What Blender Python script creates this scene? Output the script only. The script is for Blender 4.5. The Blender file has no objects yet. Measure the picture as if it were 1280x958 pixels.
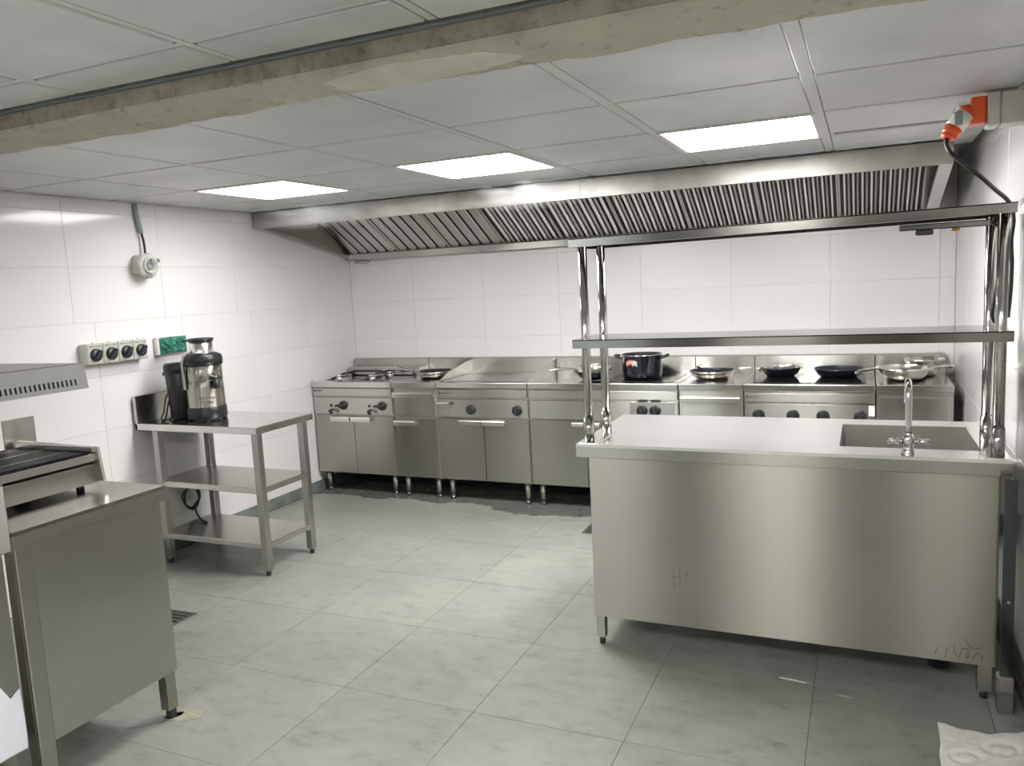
import bpy, bmesh, math, random
from mathutils import Vector, Matrix
random.seed(7)
SC = bpy.context.scene
COL = SC.collection
PI = math.pi

# ------------------------------------------------------------------ camera
cam_d = bpy.data.cameras.new('camera')
cam_d.sensor_width = 36.0
cam_d.lens = 989.6 / 1280 * 36.0
cam_d.clip_start = 0.05
cam = bpy.data.objects.new('camera', cam_d)
COL.objects.link(cam)
R_ = ((0.91344939, 0.40388296, -0.04988754), (-0.00516749, 0.13408980, 0.99095571), (-0.40691954, 0.90493010, -0.12457131))
mw = Matrix.Identity(4)
for i in range(3):
    mw[i][0] = R_[0][i]; mw[i][1] = R_[1][i]; mw[i][2] = -R_[2][i]
mw.translation = (0, 0, 1.575)
cam.matrix_world = mw
SC.camera = cam

# ------------------------------------------------------------------ world, exposure, lamp strengths
world = bpy.data.worlds.new('world'); SC.world = world; world.use_nodes = True
world.node_tree.nodes['Background'].inputs[0].default_value = (0.5, 0.52, 0.55, 1)
world.node_tree.nodes['Background'].inputs[1].default_value = 0.3
SC.view_settings.view_transform = 'Standard'
SC.view_settings.look = 'None'
SC.view_settings.gamma = 1.0
SC.view_settings.exposure = 1.40
SC.cycles.caustics_reflective = False
SC.cycles.caustics_refractive = False
SC.cycles.sample_clamp_indirect = 6.0
SC.cycles.volume_bounces = 2
SC.cycles.max_bounces = 10
SC.cycles.diffuse_bounces = 5
PANEL_STRENGTH = 20.0
LEFT_PANEL_STRENGTH = 6.5
REAR_STRENGTH = 13.0

# ------------------------------------------------------------------ dimensions
XL, XR, YB, ZC, ZN = -4.0, 0.514, 5.66, 2.164, 2.24     # left wall, right wall, back wall, ceiling far, ceiling near
YREAR = -2.6

# ------------------------------------------------------------------ materials
def mat(name):
    m = bpy.data.materials.new(name); m.use_nodes = True
    nt = m.node_tree; return m, nt, nt.nodes['Principled BSDF']
def N(nt, kind, **kw):
    n = nt.nodes.new(kind)
    for k, v in kw.items(): setattr(n, k, v)
    return n
def ramp(nt, fac, stops):
    r = N(nt, 'ShaderNodeValToRGB'); cr = r.color_ramp
    while len(cr.elements) > len(stops): cr.elements.remove(cr.elements[-1])
    while len(cr.elements) < len(stops): cr.elements.new(0.5)
    for e, (p, c) in zip(cr.elements, stops):
        e.position = p; e.color = c if len(c) == 4 else (*c, 1)
    nt.links.new(fac, r.inputs[0]); return r.outputs[0]
def noise(nt, scale, detail=3, rough=0.5, coord='Object', stretch=None, offs=None):
    tc = N(nt, 'ShaderNodeTexCoord'); out = tc.outputs[coord]
    if stretch or offs:
        mp = N(nt, 'ShaderNodeMapping')
        if stretch: mp.inputs['Scale'].default_value = stretch
        if offs: mp.inputs['Location'].default_value = offs
        nt.links.new(out, mp.inputs[0]); out = mp.outputs[0]
    n = N(nt, 'ShaderNodeTexNoise'); n.inputs['Scale'].default_value = scale
    n.inputs['Detail'].default_value = detail; n.inputs['Roughness'].default_value = rough
    nt.links.new(out, n.inputs['Vector']); return n.outputs['Fac']
def world_noise(nt, scale, detail=4, rough=0.55, stretch=None):
    g = N(nt, 'ShaderNodeNewGeometry'); out = g.outputs['Position']
    if stretch:
        mp = N(nt, 'ShaderNodeMapping'); mp.inputs['Scale'].default_value = stretch
        nt.links.new(out, mp.inputs[0]); out = mp.outputs[0]
    n = N(nt, 'ShaderNodeTexNoise'); n.inputs['Scale'].default_value = scale
    n.inputs['Detail'].default_value = detail; n.inputs['Roughness'].default_value = rough
    nt.links.new(out, n.inputs['Vector']); return n.outputs['Fac']
def bump(nt, bsdf, h, strength, dist=0.01):
    b = N(nt, 'ShaderNodeBump'); b.inputs['Strength'].default_value = strength
    b.inputs['Distance'].default_value = dist
    nt.links.new(h, b.inputs['Height']); nt.links.new(b.outputs[0], bsdf.inputs['Normal'])

def steel(name, col=(0.60, 0.59, 0.56), rough=0.27, axis='X', wave=0.0, var=0.03, aniso=0.0, tang=(0, 0.35, 1)):
    m, nt, b = mat(name)
    b.inputs['Metallic'].default_value = 1.0
    st = {'X': (2, 500, 500), 'Y': (500, 2, 500), 'Z': (500, 500, 2)}[axis]
    n1 = noise(nt, 1.0, 1, 0.5, stretch=st)
    n2 = noise(nt, 2.5, 3, 0.5)
    mx = N(nt, 'ShaderNodeMath', operation='MULTIPLY_ADD'); nt.links.new(n1, mx.inputs[0]); mx.inputs[1].default_value = 0.0 if aniso else 0.03
    mx.inputs[2].default_value = rough - 0.04
    m2 = N(nt, 'ShaderNodeMath', operation='MULTIPLY_ADD'); nt.links.new(n2, m2.inputs[0]); m2.inputs[1].default_value = 0.05
    nt.links.new(mx.outputs[0], m2.inputs[2])
    nt.links.new(m2.outputs[0], b.inputs['Roughness'])
    c = ramp(nt, n2, [(0.3, tuple(x * (1 - var) for x in col)), (0.7, tuple(min(1, x * (1 + var)) for x in col))])
    nt.links.new(c, b.inputs['Base Color'])
    if aniso:
        b.inputs['Anisotropic'].default_value = aniso
        tv = N(nt, 'ShaderNodeCombineXYZ')
        for k in range(3): tv.inputs[k].default_value = tang[k]
        nt.links.new(tv.outputs[0], b.inputs['Tangent'])
    if wave:
        w = noise(nt, 2.2, 1, 0.4)
        bump(nt, b, w, wave, 0.05)
    return m
def plain(name, col, rough=0.5, metal=0.0, spec=0.5, var=0.0, scale=20.0, bmp=0.0, coat=0.0):
    m, nt, b = mat(name)
    b.inputs['Base Color'].default_value = (*col, 1); b.inputs['Roughness'].default_value = rough
    b.inputs['Metallic'].default_value = metal; b.inputs['Specular IOR Level'].default_value = spec
    b.inputs['Coat Weight'].default_value = coat
    n = noise(nt, scale, 3)
    if var:
        nt.links.new(ramp(nt, n, [(0.3, tuple(x * (1 - var) for x in col)), (0.7, tuple(min(1, x * (1 + var)) for x in col))]), b.inputs['Base Color'])
    if bmp: bump(nt, b, n, bmp, 0.004)
    return m
def emit(name, col, s):
    m = bpy.data.materials.new(name); m.use_nodes = True; nt = m.node_tree
    nt.nodes.clear(); e = N(nt, 'ShaderNodeEmission'); o = N(nt, 'ShaderNodeOutputMaterial')
    e.inputs[0].default_value = (*col, 1); e.inputs[1].default_value = s
    nt.links.new(e.outputs[0], o.inputs[0]); return m

STEEL = steel('brushed_steel', axis='X', rough=0.27, aniso=0.95, col=(0.55, 0.54, 0.505))
SHELF = steel('shelf_steel', axis='X', rough=0.13, col=(0.33, 0.325, 0.30))
STEEL_V = steel('brushed_steel_vertical', axis='X', rough=0.27, aniso=0.95, col=(0.40, 0.39, 0.35))
STEEL_Y = steel('brushed_steel_side', axis='Y', rough=0.25)
STEEL_TOP = steel('polished_worktop_steel', col=(0.66, 0.65, 0.63), rough=0.17)
POSTM = steel('post_tube_steel', axis='X', rough=0.13, col=(0.50, 0.495, 0.47), var=0.02)
STEEL_DARK = steel('dull_steel', col=(0.42, 0.41, 0.38), rough=0.33)
ISLAND_TOP = steel('bright_worktop_steel', col=(0.88, 0.87, 0.85), rough=0.20)
FASCIA = plain('fascia_dull_steel', (0.32, 0.312, 0.28), 0.36, 0.30, var=.14, scale=7)
STEEL_PANEL = steel('wavy_panel_steel', col=(0.355, 0.342, 0.30), rough=0.335, axis='X', wave=0.04, var=0.02, aniso=1.0)
STEEL_GREASY = steel('greasy_filter_steel', col=(0.36, 0.345, 0.33), rough=0.28, axis='Y', var=0.35)
STEEL_LIGHT = steel('bright_steel', col=(0.74, 0.73, 0.70), rough=0.24)
CHROME = plain('chrome', (0.62, 0.62, 0.63), 0.07, 1.0)
PANSTEEL = steel('pan_steel', col=(0.74, 0.72, 0.67), rough=0.14)
BLACK = plain('black_plastic', (0.011, 0.012, 0.014), 0.36, var=0.2)
BLACK_GLOSS = plain('black_enamel', (0.008, 0.009, 0.016), 0.12, coat=0.3)
NONSTICK = plain('non_stick_coating', (0.018, 0.02, 0.03), 0.35, var=0.25, scale=60)
RUBBER = plain('black_rubber', (0.012, 0.012, 0.013), 0.5)
DARKVOID = plain('dark_cavity', (0.012, 0.011, 0.011), 0.7)
GREYBOX = plain('light_grey_plastic', (0.52, 0.52, 0.47), 0.4, var=0.04)
GREYDARK = plain('dark_grey_plastic', (0.03, 0.033, 0.042), 0.35)
GREYPVC = plain('grey_conduit_plastic', (0.24, 0.27, 0.28), 0.4)
ORANGE = plain('orange_plastic', (0.75, 0.10, 0.025), 0.35)
WHITEPL = plain('white_plastic', (0.72, 0.70, 0.66), 0.35)
CAST = plain('cast_iron', (0.025, 0.026, 0.03), 0.45, 0.6, bmp=0.2, scale=120)
INK = plain('printed_ink', (0.03, 0.03, 0.03), 0.6)
REDINK = plain('red_ink', (0.20, 0.05, 0.04), 0.5)
GREYPAINT = plain('grey_appliance_paint', (0.20, 0.198, 0.188), 0.42, var=0.04)
REDFOIL = plain('red_label', (0.42, 0.06, 0.05), 0.3)
GREENFOIL = plain('pale_green_label', (0.35, 0.42, 0.36), 0.3)
WHITEFOIL = plain('white_label', (0.8, 0.78, 0.76), 0.4)
SMUDGE = plain('finger_grease', (0.23, 0.222, 0.19), 0.5, 0.85)
BARFILM = plain('peeling_white_film', (0.78, 0.80, 0.86), 0.45, var=0.05, scale=8)

def wall_tile_mat():
    m, nt, b = mat('white_glazed_tile')
    oi = N(nt, 'ShaderNodeObjectInfo')
    c = ramp(nt, oi.outputs['Random'], [(0.0, (0.81, 0.785, 0.78)), (1.0, (0.835, 0.812, 0.808))])
    nt.links.new(c, b.inputs['Base Color'])
    b.inputs['Roughness'].default_value = 0.10
    b.inputs['Specular IOR Level'].default_value = 0.5
    bump(nt, b, world_noise(nt, 2.0, 1, 0.4), 0.03, 0.03)
    return m
TILE = wall_tile_mat()
GROUT = plain('wall_grout', (0.62, 0.61, 0.60), 0.8, var=0.1)
PAINTED = plain('rear_wall_paint', (0.72, 0.71, 0.69), 0.6, var=0.03, scale=3)
BLUEWALL = plain('pale_blue_wall', (0.62, 0.66, 0.72), 0.6, var=0.03)
DARKDOOR = plain('dark_door_paint', (0.09, 0.088, 0.075), 0.5, var=0.1)
BEIGE = plain('beige_wall_paint', (0.42, 0.38, 0.33), 0.6, var=0.05)
ROUGH = plain('rough_render', (0.16, 0.14, 0.12), 0.9, var=0.5, scale=25, bmp=0.6)

def floor_mat():
    m, nt, b = mat('grey_green_floor_tile')
    n1 = world_noise(nt, 1.6, 5, 0.6)
    n2 = world_noise(nt, 9.0, 5, 0.65, stretch=(1, 1.8, 1))
    n3 = world_noise(nt, 55.0, 3, 0.6)
    oi = N(nt, 'ShaderNodeObjectInfo')
    base = ramp(nt, n1, [(0.32, (0.225, 0.236, 0.207)), (0.5, (0.258, 0.267, 0.237)), (0.68, (0.296, 0.303, 0.264))])
    fine = ramp(nt, n2, [(0.28, (0.66, 0.67, 0.66)), (0.44, (0.93, 0.93, 0.93)), (0.7, (1.08, 1.08, 1.07))])
    mul = N(nt, 'ShaderNodeMixRGB', blend_type='MULTIPLY'); mul.inputs[0].default_value = 1.0
    nt.links.new(base, mul.inputs[1]); nt.links.new(fine, mul.inputs[2])
    n4 = world_noise(nt, 2.6, 6, 0.75, stretch=(1.0, 2.6, 1))
    marks = ramp(nt, n4, [(0.285, (0.42, 0.43, 0.44)), (0.335, (0.86, 0.865, 0.87)), (0.42, (1, 1, 1))])
    mk = N(nt, 'ShaderNodeMixRGB', blend_type='MULTIPLY'); mk.inputs[0].default_value = 1.0
    nt.links.new(mul.outputs[0], mk.inputs[1]); nt.links.new(marks, mk.inputs[2]); mul = mk
    tint = ramp(nt, oi.outputs['Random'], [(0, (0.96, 0.965, 0.975)), (1, (1.02, 1.02, 1.005))])
    mu2 = N(nt, 'ShaderNodeMixRGB', blend_type='MULTIPLY'); mu2.inputs[0].default_value = 1.0
    nt.links.new(mul.outputs[0], mu2.inputs[1]); nt.links.new(tint, mu2.inputs[2])
    # water lying along the foot of the cookers: an irregular wet edge in world y
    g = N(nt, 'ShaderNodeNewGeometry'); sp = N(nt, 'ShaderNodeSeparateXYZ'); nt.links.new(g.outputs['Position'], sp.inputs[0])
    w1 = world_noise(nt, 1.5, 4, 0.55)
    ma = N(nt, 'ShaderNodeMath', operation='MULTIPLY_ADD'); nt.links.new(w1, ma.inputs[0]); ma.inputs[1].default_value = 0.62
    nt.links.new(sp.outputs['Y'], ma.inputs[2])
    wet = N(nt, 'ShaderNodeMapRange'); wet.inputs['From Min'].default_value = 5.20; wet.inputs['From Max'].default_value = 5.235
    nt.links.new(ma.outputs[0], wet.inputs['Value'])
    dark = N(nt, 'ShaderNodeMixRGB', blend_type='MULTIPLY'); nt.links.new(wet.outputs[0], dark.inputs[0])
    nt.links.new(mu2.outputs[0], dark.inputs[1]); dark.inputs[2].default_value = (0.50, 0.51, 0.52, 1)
    nt.links.new(dark.outputs[0], b.inputs['Base Color'])
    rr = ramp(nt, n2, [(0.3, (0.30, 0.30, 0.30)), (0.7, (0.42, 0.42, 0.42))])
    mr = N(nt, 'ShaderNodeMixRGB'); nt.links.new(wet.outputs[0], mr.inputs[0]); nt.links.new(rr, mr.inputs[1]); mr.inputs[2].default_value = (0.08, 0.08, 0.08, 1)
    nt.links.new(mr.outputs[0], b.inputs['Roughness'])
    bump(nt, b, n3, 0.05, 0.003)
    return m
FLOORT = floor_mat()
FLOORG = plain('floor_joint', (0.13, 0.14, 0.13), 0.9)
STAIN = plain('dried_adhesive', (0.30, 0.30, 0.22), 0.5, var=0.2)

def ceiling_mat():
    m, nt, b = mat('ribbed_ceiling_tile')
    oi = N(nt, 'ShaderNodeObjectInfo')
    n1 = world_noise(nt, 2.2, 4, 0.6)
    c1 = ramp(nt, n1, [(0.3, (0.60, 0.60, 0.605)), (0.55, (0.71, 0.71, 0.71)), (0.75, (0.75, 0.75, 0.75))])
    t = ramp(nt, oi.outputs['Random'], [(0, (0.94, 0.94, 0.95)), (1, (1.03, 1.03, 1.03))])
    mu = N(nt, 'ShaderNodeMixRGB', blend_type='MULTIPLY'); mu.inputs[0].default_value = 1
    nt.links.new(c1, mu.inputs[1]); nt.links.new(t, mu.inputs[2])
    nt.links.new(mu.outputs[0], b.inputs['Base Color'])
    b.inputs['Roughness'].default_value = 0.36
    g = N(nt, 'ShaderNodeNewGeometry')
    wv = N(nt, 'ShaderNodeTexWave'); wv.inputs['Scale'].default_value = 30; wv.bands_direction = 'X'
    wv.inputs['Distortion'].default_value = 0.6
    nt.links.new(g.outputs['Position'], wv.inputs['Vector'])
    bump(nt, b, wv.outputs['Fac'], 0.10, 0.002)
    return m
CEILT = ceiling_mat()
CEILBAR = plain('white_grid_bar', (0.66, 0.66, 0.65), 0.35)
CEILVOID = plain('ceiling_void', (0.05, 0.05, 0.05), 0.9)
def plaster():
    m, nt, b = mat('raw_plaster')
    n1 = world_noise(nt, 3, 6, 0.65); n2 = world_noise(nt, 22, 4, 0.6)
    c = ramp(nt, n1, [(0.30, (0.30, 0.28, 0.22)), (0.45, (0.50, 0.475, 0.39)), (0.7, (0.60, 0.575, 0.48))])
    d = ramp(nt, n2, [(0.28, (0.6, 0.58, 0.55)), (0.42, (1, 1, 1))])
    mu = N(nt, 'ShaderNodeMixRGB', blend_type='MULTIPLY'); mu.inputs[0].default_value = 1
    nt.links.new(c, mu.inputs[1]); nt.links.new(d, mu.inputs[2]); nt.links.new(mu.outputs[0], b.inputs['Base Color'])
    b.inputs['Roughness'].default_value = 0.9
    bump(nt, b, n2, 0.4, 0.01)
    return m
PLASTER = plaster()
PATCH = plain('pale_plaster_patch', (0.66, 0.64, 0.55), 0.9, var=0.12, scale=6, bmp=0.2)
SKIRT = plain('grey_skirting_tile', (0.17, 0.19, 0.18), 0.2, var=0.3, scale=9)
LED = emit('led_diffuser', (1.0, 0.985, 0.965), PANEL_STRENGTH)
LEDL = emit('led_diffuser_dim', (1.0, 0.985, 0.965), LEFT_PANEL_STRENGTH)
LEDR = emit('led_diffuser_rear', (1.0, 0.985, 0.965), REAR_STRENGTH)
def green_film():
    m, nt, b = mat('green_plastic_film')
    n = noise(nt, 14, 3, 0.5, stretch=(1, 1, 2.2))
    nt.links.new(ramp(nt, n, [(0.35, (0.008, 0.10, 0.065)), (0.65, (0.03, 0.24, 0.17))]), b.inputs['Base Color'])
    b.inputs['Roughness'].default_value = 0.3
    return m
GREEN = green_film()
def cloth_mat():
    m, nt, b = mat('white_cloth'); n = noise(nt, 40, 4, 0.6)
    nt.links.new(ramp(nt, n, [(0.3, (0.74, 0.72, 0.68)), (0.7, (0.88, 0.86, 0.83))]), b.inputs['Base Color'])
    b.inputs['Roughness'].default_value = 0.95; bump(nt, b, n, 0.4, 0.004); return m
CLOTH = cloth_mat()
def steam_mat():
    m = bpy.data.materials.new('steam'); m.use_nodes = True; nt = m.node_tree; nt.nodes.clear()
    o = N(nt, 'ShaderNodeOutputMaterial'); v = N(nt, 'ShaderNodeVolumeScatter')
    v.inputs['Color'].default_value = (0.97, 0.97, 0.98, 1); v.inputs['Anisotropy'].default_value = 0.2
    tc = N(nt, 'ShaderNodeTexCoord')
    mp = N(nt, 'ShaderNodeMapping'); mp.inputs['Scale'].default_value = (3.2, 2.0, 7); mp.inputs['Rotation'].default_value = (0, 0.5, 0)
    nt.links.new(tc.outputs['Object'], mp.inputs[0])
    n = N(nt, 'ShaderNodeTexNoise'); n.inputs['Scale'].default_value = 1.0; n.inputs['Detail'].default_value = 4; n.inputs['Distortion'].default_value = 0.8
    nt.links.new(mp.outputs[0], n.inputs['Vector'])
    d = ramp(nt, n.outputs['Fac'], [(0.42, (0, 0, 0)), (0.70, (1, 1, 1))])
    gr = N(nt, 'ShaderNodeTexGradient', gradient_type='SPHERICAL')
    m2 = N(nt, 'ShaderNodeMapping'); m2.vector_type = 'POINT'; m2.inputs['Location'].default_value = (-1, -1, -1); m2.inputs['Scale'].default_value = (2, 2, 2)
    nt.links.new(tc.outputs['Generated'], m2.inputs[0]); nt.links.new(m2.outputs[0], gr.inputs[0])
    mm = N(nt, 'ShaderNodeMath', operation='MULTIPLY'); nt.links.new(d, mm.inputs[0]); nt.links.new(gr.outputs['Fac'], mm.inputs[1])
    m3 = N(nt, 'ShaderNodeMath', operation='MULTIPLY'); nt.links.new(mm.outputs[0], m3.inputs[0]); m3.inputs[1].default_value = 4.8
    nt.links.new(m3.outputs[0], v.inputs['Density']); nt.links.new(v.outputs[0], o.inputs['Volume'])
    return m
STEAM = steam_mat()

# ------------------------------------------------------------------ mesh helpers
class MB:
    def __init__(s): s.bm = bmesh.new()
    def box(s, x0, x1, y0, y1, z0, z1, bev=0.0, seg=1):
        bm = s.bm
        r = bmesh.ops.create_cube(bm, size=1.0)
        for v in r['verts']:
            v.co = Vector(((x0 + x1) / 2 + v.co.x * (x1 - x0), (y0 + y1) / 2 + v.co.y * (y1 - y0), (z0 + z1) / 2 + v.co.z * (z1 - z0)))
        if bev:
            eds = list({e for v in r['verts'] for e in v.link_edges})
            bmesh.ops.bevel(bm, geom=eds, offset=bev, segments=seg, affect='EDGES', profile=0.5)
        return s
    def cyl(s, p0, p1, r0, r1=None, seg=20):
        r1 = r0 if r1 is None else r1
        p0, p1 = Vector(p0), Vector(p1); d = (p1 - p0); L = d.length
        r = bmesh.ops.create_cone(s.bm, cap_ends=True, segments=seg, radius1=r0, radius2=r1, depth=L)
        q = d.to_track_quat('Z', 'Y').to_matrix().to_4x4(); q.translation = (p0 + p1) / 2
        bmesh.ops.transform(s.bm, matrix=q, verts=r['verts'])
        for v in r['verts']:
            for f in v.link_faces:
                if len(f.verts) == 4: f.smooth = True
        return s
    def lathe(s, prof, c=(0, 0, 0), seg=36, smooth=True, axis=None):
        rings = []
        q = Vector(axis).to_track_quat('Z', 'Y').to_matrix() if axis else None
        def place(p):
            return Vector(c) + (q @ p if q else p)
        for r, z in prof:
            if r < 1e-5: rings.append([s.bm.verts.new(place(Vector((0, 0, z))))])
            else: rings.append([s.bm.verts.new(place(Vector((r * math.cos(2 * PI * k / seg), r * math.sin(2 * PI * k / seg), z)))) for k in range(seg)])
        for a, b in zip(rings, rings[1:]):
            for k in range(seg):
                k2 = (k + 1) % seg
                vs = [a[k % len(a)], a[k2 % len(a)], b[k2 % len(b)], b[k % len(b)]]
                u = []
                for v in vs:
                    if v not in u: u.append(v)
                if len(u) >= 3:
                    f = s.bm.faces.new(u); f.smooth = smooth
        return s
    def prism(s, poly, axis, a, b):
        def P(p, t):
            return {'x': (t, p[0], p[1]), 'y': (p[0], t, p[1]), 'z': (p[0], p[1], t)}[axis]
        va = [s.bm.verts.new(P(p, a)) for p in poly]; vb = [s.bm.verts.new(P(p, b)) for p in poly]
        n = len(poly)
        s.bm.faces.new(va); s.bm.faces.new(list(reversed(vb)))
        for i in range(n): s.bm.faces.new([va[i], vb[i], vb[(i + 1) % n], va[(i + 1) % n]])
        return s
    def tube(s, pts, r, seg=8, sub=4, closed=False):
        P = [Vector(p) for p in pts]
        if sub > 1:
            Q = []
            n = len(P)
            for i in range(n - 1):
                p0, p1, p2, p3 = P[max(i - 1, 0)], P[i], P[i + 1], P[min(i + 2, n - 1)]
                for k in range(sub):
                    t = k / sub
                    Q.append(0.5 * ((2 * p1) + (p2 - p0) * t + (2 * p0 - 5 * p1 + 4 * p2 - p3) * t * t + (3 * p1 - p0 - 3 * p2 + p3) * t ** 3))
            Q.append(P[-1]); P = Q
        up = Vector((0.13, 0.21, 0.97)); rings = []
        for i, p in enumerate(P):
            d = (P[min(i + 1, len(P) - 1)] - P[max(i - 1, 0)]).normalized()
            a = d.cross(up)
            if a.length < 1e-3: a = d.cross(Vector((1, 0, 0)))
            a.normalize(); b = d.cross(a).normalized(); up = -b if (-b).dot(up) > 0 else b
            b2 = a.cross(d)
            rr = r[min(i, len(r) - 1)] if isinstance(r, (list, tuple)) else r
            rings.append([s.bm.verts.new(p + rr * (math.cos(2 * PI * k / seg) * a + math.sin(2 * PI * k / seg) * b2)) for k in range(seg)])
        for A, B in zip(rings, rings[1:]):
            for k in range(seg):
                f = s.bm.faces.new([A[k], A[(k + 1) % seg], B[(k + 1) % seg], B[k]]); f.smooth = True
        s.bm.faces.new(list(reversed(rings[0]))); s.bm.faces.new(rings[-1])
        return s
    def quad(s, *pts):
        s.bm.faces.new([s.bm.verts.new(p) for p in pts]); return s
    def xf(s, m):
        bmesh.ops.transform(s.bm, matrix=m, verts=s.bm.verts[:]); return s
    def mesh(s, name, off=(0, 0, 0)):
        bmesh.ops.recalc_face_normals(s.bm, faces=s.bm.faces[:])
        o = Vector(off)
        for v in s.bm.verts: v.co -= o
        me = bpy.data.meshes.new(name); s.bm.to_mesh(me); s.bm.free(); return me

BASE = {}
def thing(name, label, cat, loc=(0, 0, 0), group=None, rz=0.0):
    o = bpy.data.objects.new(name, None); COL.objects.link(o); o.empty_display_size = 0.1
    o.location = loc; o.rotation_euler = (0, 0, rz)
    o['label'] = label; o['category'] = cat
    if group: o['group'] = group
    BASE[o.name] = Vector(loc); return o
def base_of(p):
    while p is not None:
        if p.name in BASE: return BASE[p.name]
        p = p.parent
    return Vector((0, 0, 0))
def part(name, mb, m, parent, label=None, local=False):
    me = mb.mesh(name, (0, 0, 0) if local else base_of(parent))
    me.materials.append(m)
    o = bpy.data.objects.new(name, me); COL.objects.link(o); o.parent = parent
    if label: o['label'] = label
    return o
def struct(name, mb, m, label=None):
    me = mb.mesh(name); me.materials.append(m)
    o = bpy.data.objects.new(name, me); COL.objects.link(o); o['kind'] = 'structure'
    if label: o['label'] = label
    return o
def solo(name, mb, m, label, cat, group=None, base=(0, 0, 0)):
    me = mb.mesh(name, base); me.materials.append(m)
    o = bpy.data.objects.new(name, me); COL.objects.link(o); o.location = base
    o['label'] = label; o['category'] = cat
    if group: o['group'] = group
    return o
_cache = {}
def boxpiece(name, parent, m, c, size, bev=0.0):
    k = (name, round(size[0], 4), round(size[1], 4), round(size[2], 4))
    if k not in _cache:
        b = MB().box(-size[0] / 2, size[0] / 2, -size[1] / 2, size[1] / 2, -size[2] / 2, size[2] / 2, bev)
        me = b.mesh(name); me.materials.append(m); _cache[k] = me
    o = bpy.data.objects.new(name, _cache[k]); COL.objects.link(o); o.parent = parent; o.location = c
    return o
def copy_thing(root, loc, label, rz=None):
    r = root.copy(); COL.objects.link(r); r.location = loc; r['label'] = label
    if rz is not None: r.rotation_euler = (0, 0, rz)
    for ch in list(root.children):
        c = ch.copy(); COL.objects.link(c); c.parent = r
        for g in list(ch.children):
            d = g.copy(); COL.objects.link(d); d.parent = c
    return r

# ================================================================== SETTING
# floor
fl = struct('floor', MB().box(XL - 0.1, 2.4, YREAR - 0.1, YB + 0.1, -0.06, -0.004), FLOORG)
def spans(lo, hi, first, pitch):
    k = math.floor((lo - first) / pitch); e = [lo]
    while first + (k + 1) * pitch < hi - 0.03:
        k += 1
        if first + k * pitch > lo + 0.03: e.append(first + k * pitch)
    e.append(hi); return list(zip(e, e[1:]))
for (a, b) in spans(XL + 0.012, 2.3, -0.17, 0.578):
    for (c, d) in spans(-1.0, YB, 3.03, 0.585):
        if a > 0.55 and c > 1.0: continue
        b2 = min(b, XR) if c > 1.0 else b
        if b2 - a < 0.01: continue
        boxpiece('floor_tile', fl, FLOORT, ((a + b2) / 2, (c + d) / 2, -0.004 + 0.002), (b2 - a - 0.002, d - c - 0.002, 0.004))
struct('trim_2', MB().box(XL, 2.3, YREAR, -1.0, -0.02, 0.0), FLOORT, 'plain rear floor strip')

# tiled walls
T = 0.012
def tile_wall(name, axis, pos, sgn, lo, hi, rows, cols_of, backing):
    w = struct(name, backing, GROUT)
    for (z0, z1) in rows:
        for (a, b) in cols_of(z0):
            c = (a + b) / 2; L = b - a - 0.0016; H = z1 - z0 - 0.0016
            if axis == 'x': boxpiece('wall_tile', w, TILE, (pos + sgn * T / 2, c, (z0 + z1) / 2), (T, L, H), 0.0008)
            else: boxpiece('wall_tile', w, TILE, (c, pos + sgn * T / 2, (z0 + z1) / 2), (L, T, H), 0.0008)
    return w
rows = [(0.0, 0.225), (0.225, 0.538), (0.538, 0.85), (0.85, 1.163), (1.163, 1.475), (1.475, 1.785), (1.785, 2.09), (2.09, ZC)]
tile_wall('wall_left', 'x', XL - T, 1, 0, 0, rows, lambda z: spans(0.3, YB - 0.001, 3.033 if z > 1.4 else 3.157, 0.632),
          MB().box(XL - 0.12, XL - 0.004, YREAR, YB + 0.1, -0.02, 2.4))
rowsb = [(z0 + 0.005, z1 + 0.005) for z0, z1 in rows[:-2]] + [(1.79, 2.16)]
rowsb[0] = (0.0, rowsb[0][1])
tile_wall('wall_back', 'y', YB + T, -1, 0, 0, rowsb, lambda z: spans(XL + 0.001, XR - 0.001, -0.846, 0.636),
          MB().box(XL - 0.12, XR + 0.12, YB + 0.004, YB + 0.14, -0.02, 2.4))
tile_wall('wall_right', 'x', XR + T, -1, 0, 0, [(0.172, 0.538)] + rows[2:], lambda z: spans(1.0, YB - 0.001, 3.105, 0.632),
          MB().box(XR + 0.003, XR + 0.14, 1.0, YB + 0.1, 0.168, 2.4))
struct('baseboard_right', MB().box(XR + 0.012, XR + 0.10, 1.0, YB, 0, 0.17), ROUGH)
struct('baseboard_left', MB().box(XL, XL + 0.010, 2.7, 5.64, 0, 0.085, 0.002), SKIRT)
struct('baseboard_back', MB().box(XL + 0.01, XR - 0.002, YB - 0.010, YB - 0.0005, 0, 0.085, 0.002), SKIRT)
# rest of the room behind the viewpoint
struct('wall_rear', MB().box(XL, 2.4, YREAR - 0.12, YREAR, 0, 2.4), PAINTED)
struct('door_1', MB().box(-2.25, -1.42, YREAR + 0.001, YREAR + 0.05, 0.0, 2.1, 0.004), DARKDOOR)
struct('door_2', MB().box(-0.42, 0.62, YREAR + 0.001, YREAR + 0.05, 0.0, 2.1, 0.004), DARKDOOR)
struct('trim_3', MB().box(-3.95, -2.30, YREAR + 0.001, YREAR + 0.02, 0.0, 2.2), BLUEWALL, 'pale blue wall panel')
struct('trim_4', MB().box(0.66, 2.3, YREAR + 0.001, YREAR + 0.02, 0.0, 2.2), BEIGE, 'beige wall panel')
struct('wall_side', MB().box(2.3, 2.42, YREAR, 1.1, 0, 2.4).box(XR + 0.14, 2.3, 1.0, 1.1, 0, 2.4), BEIGE)

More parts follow.
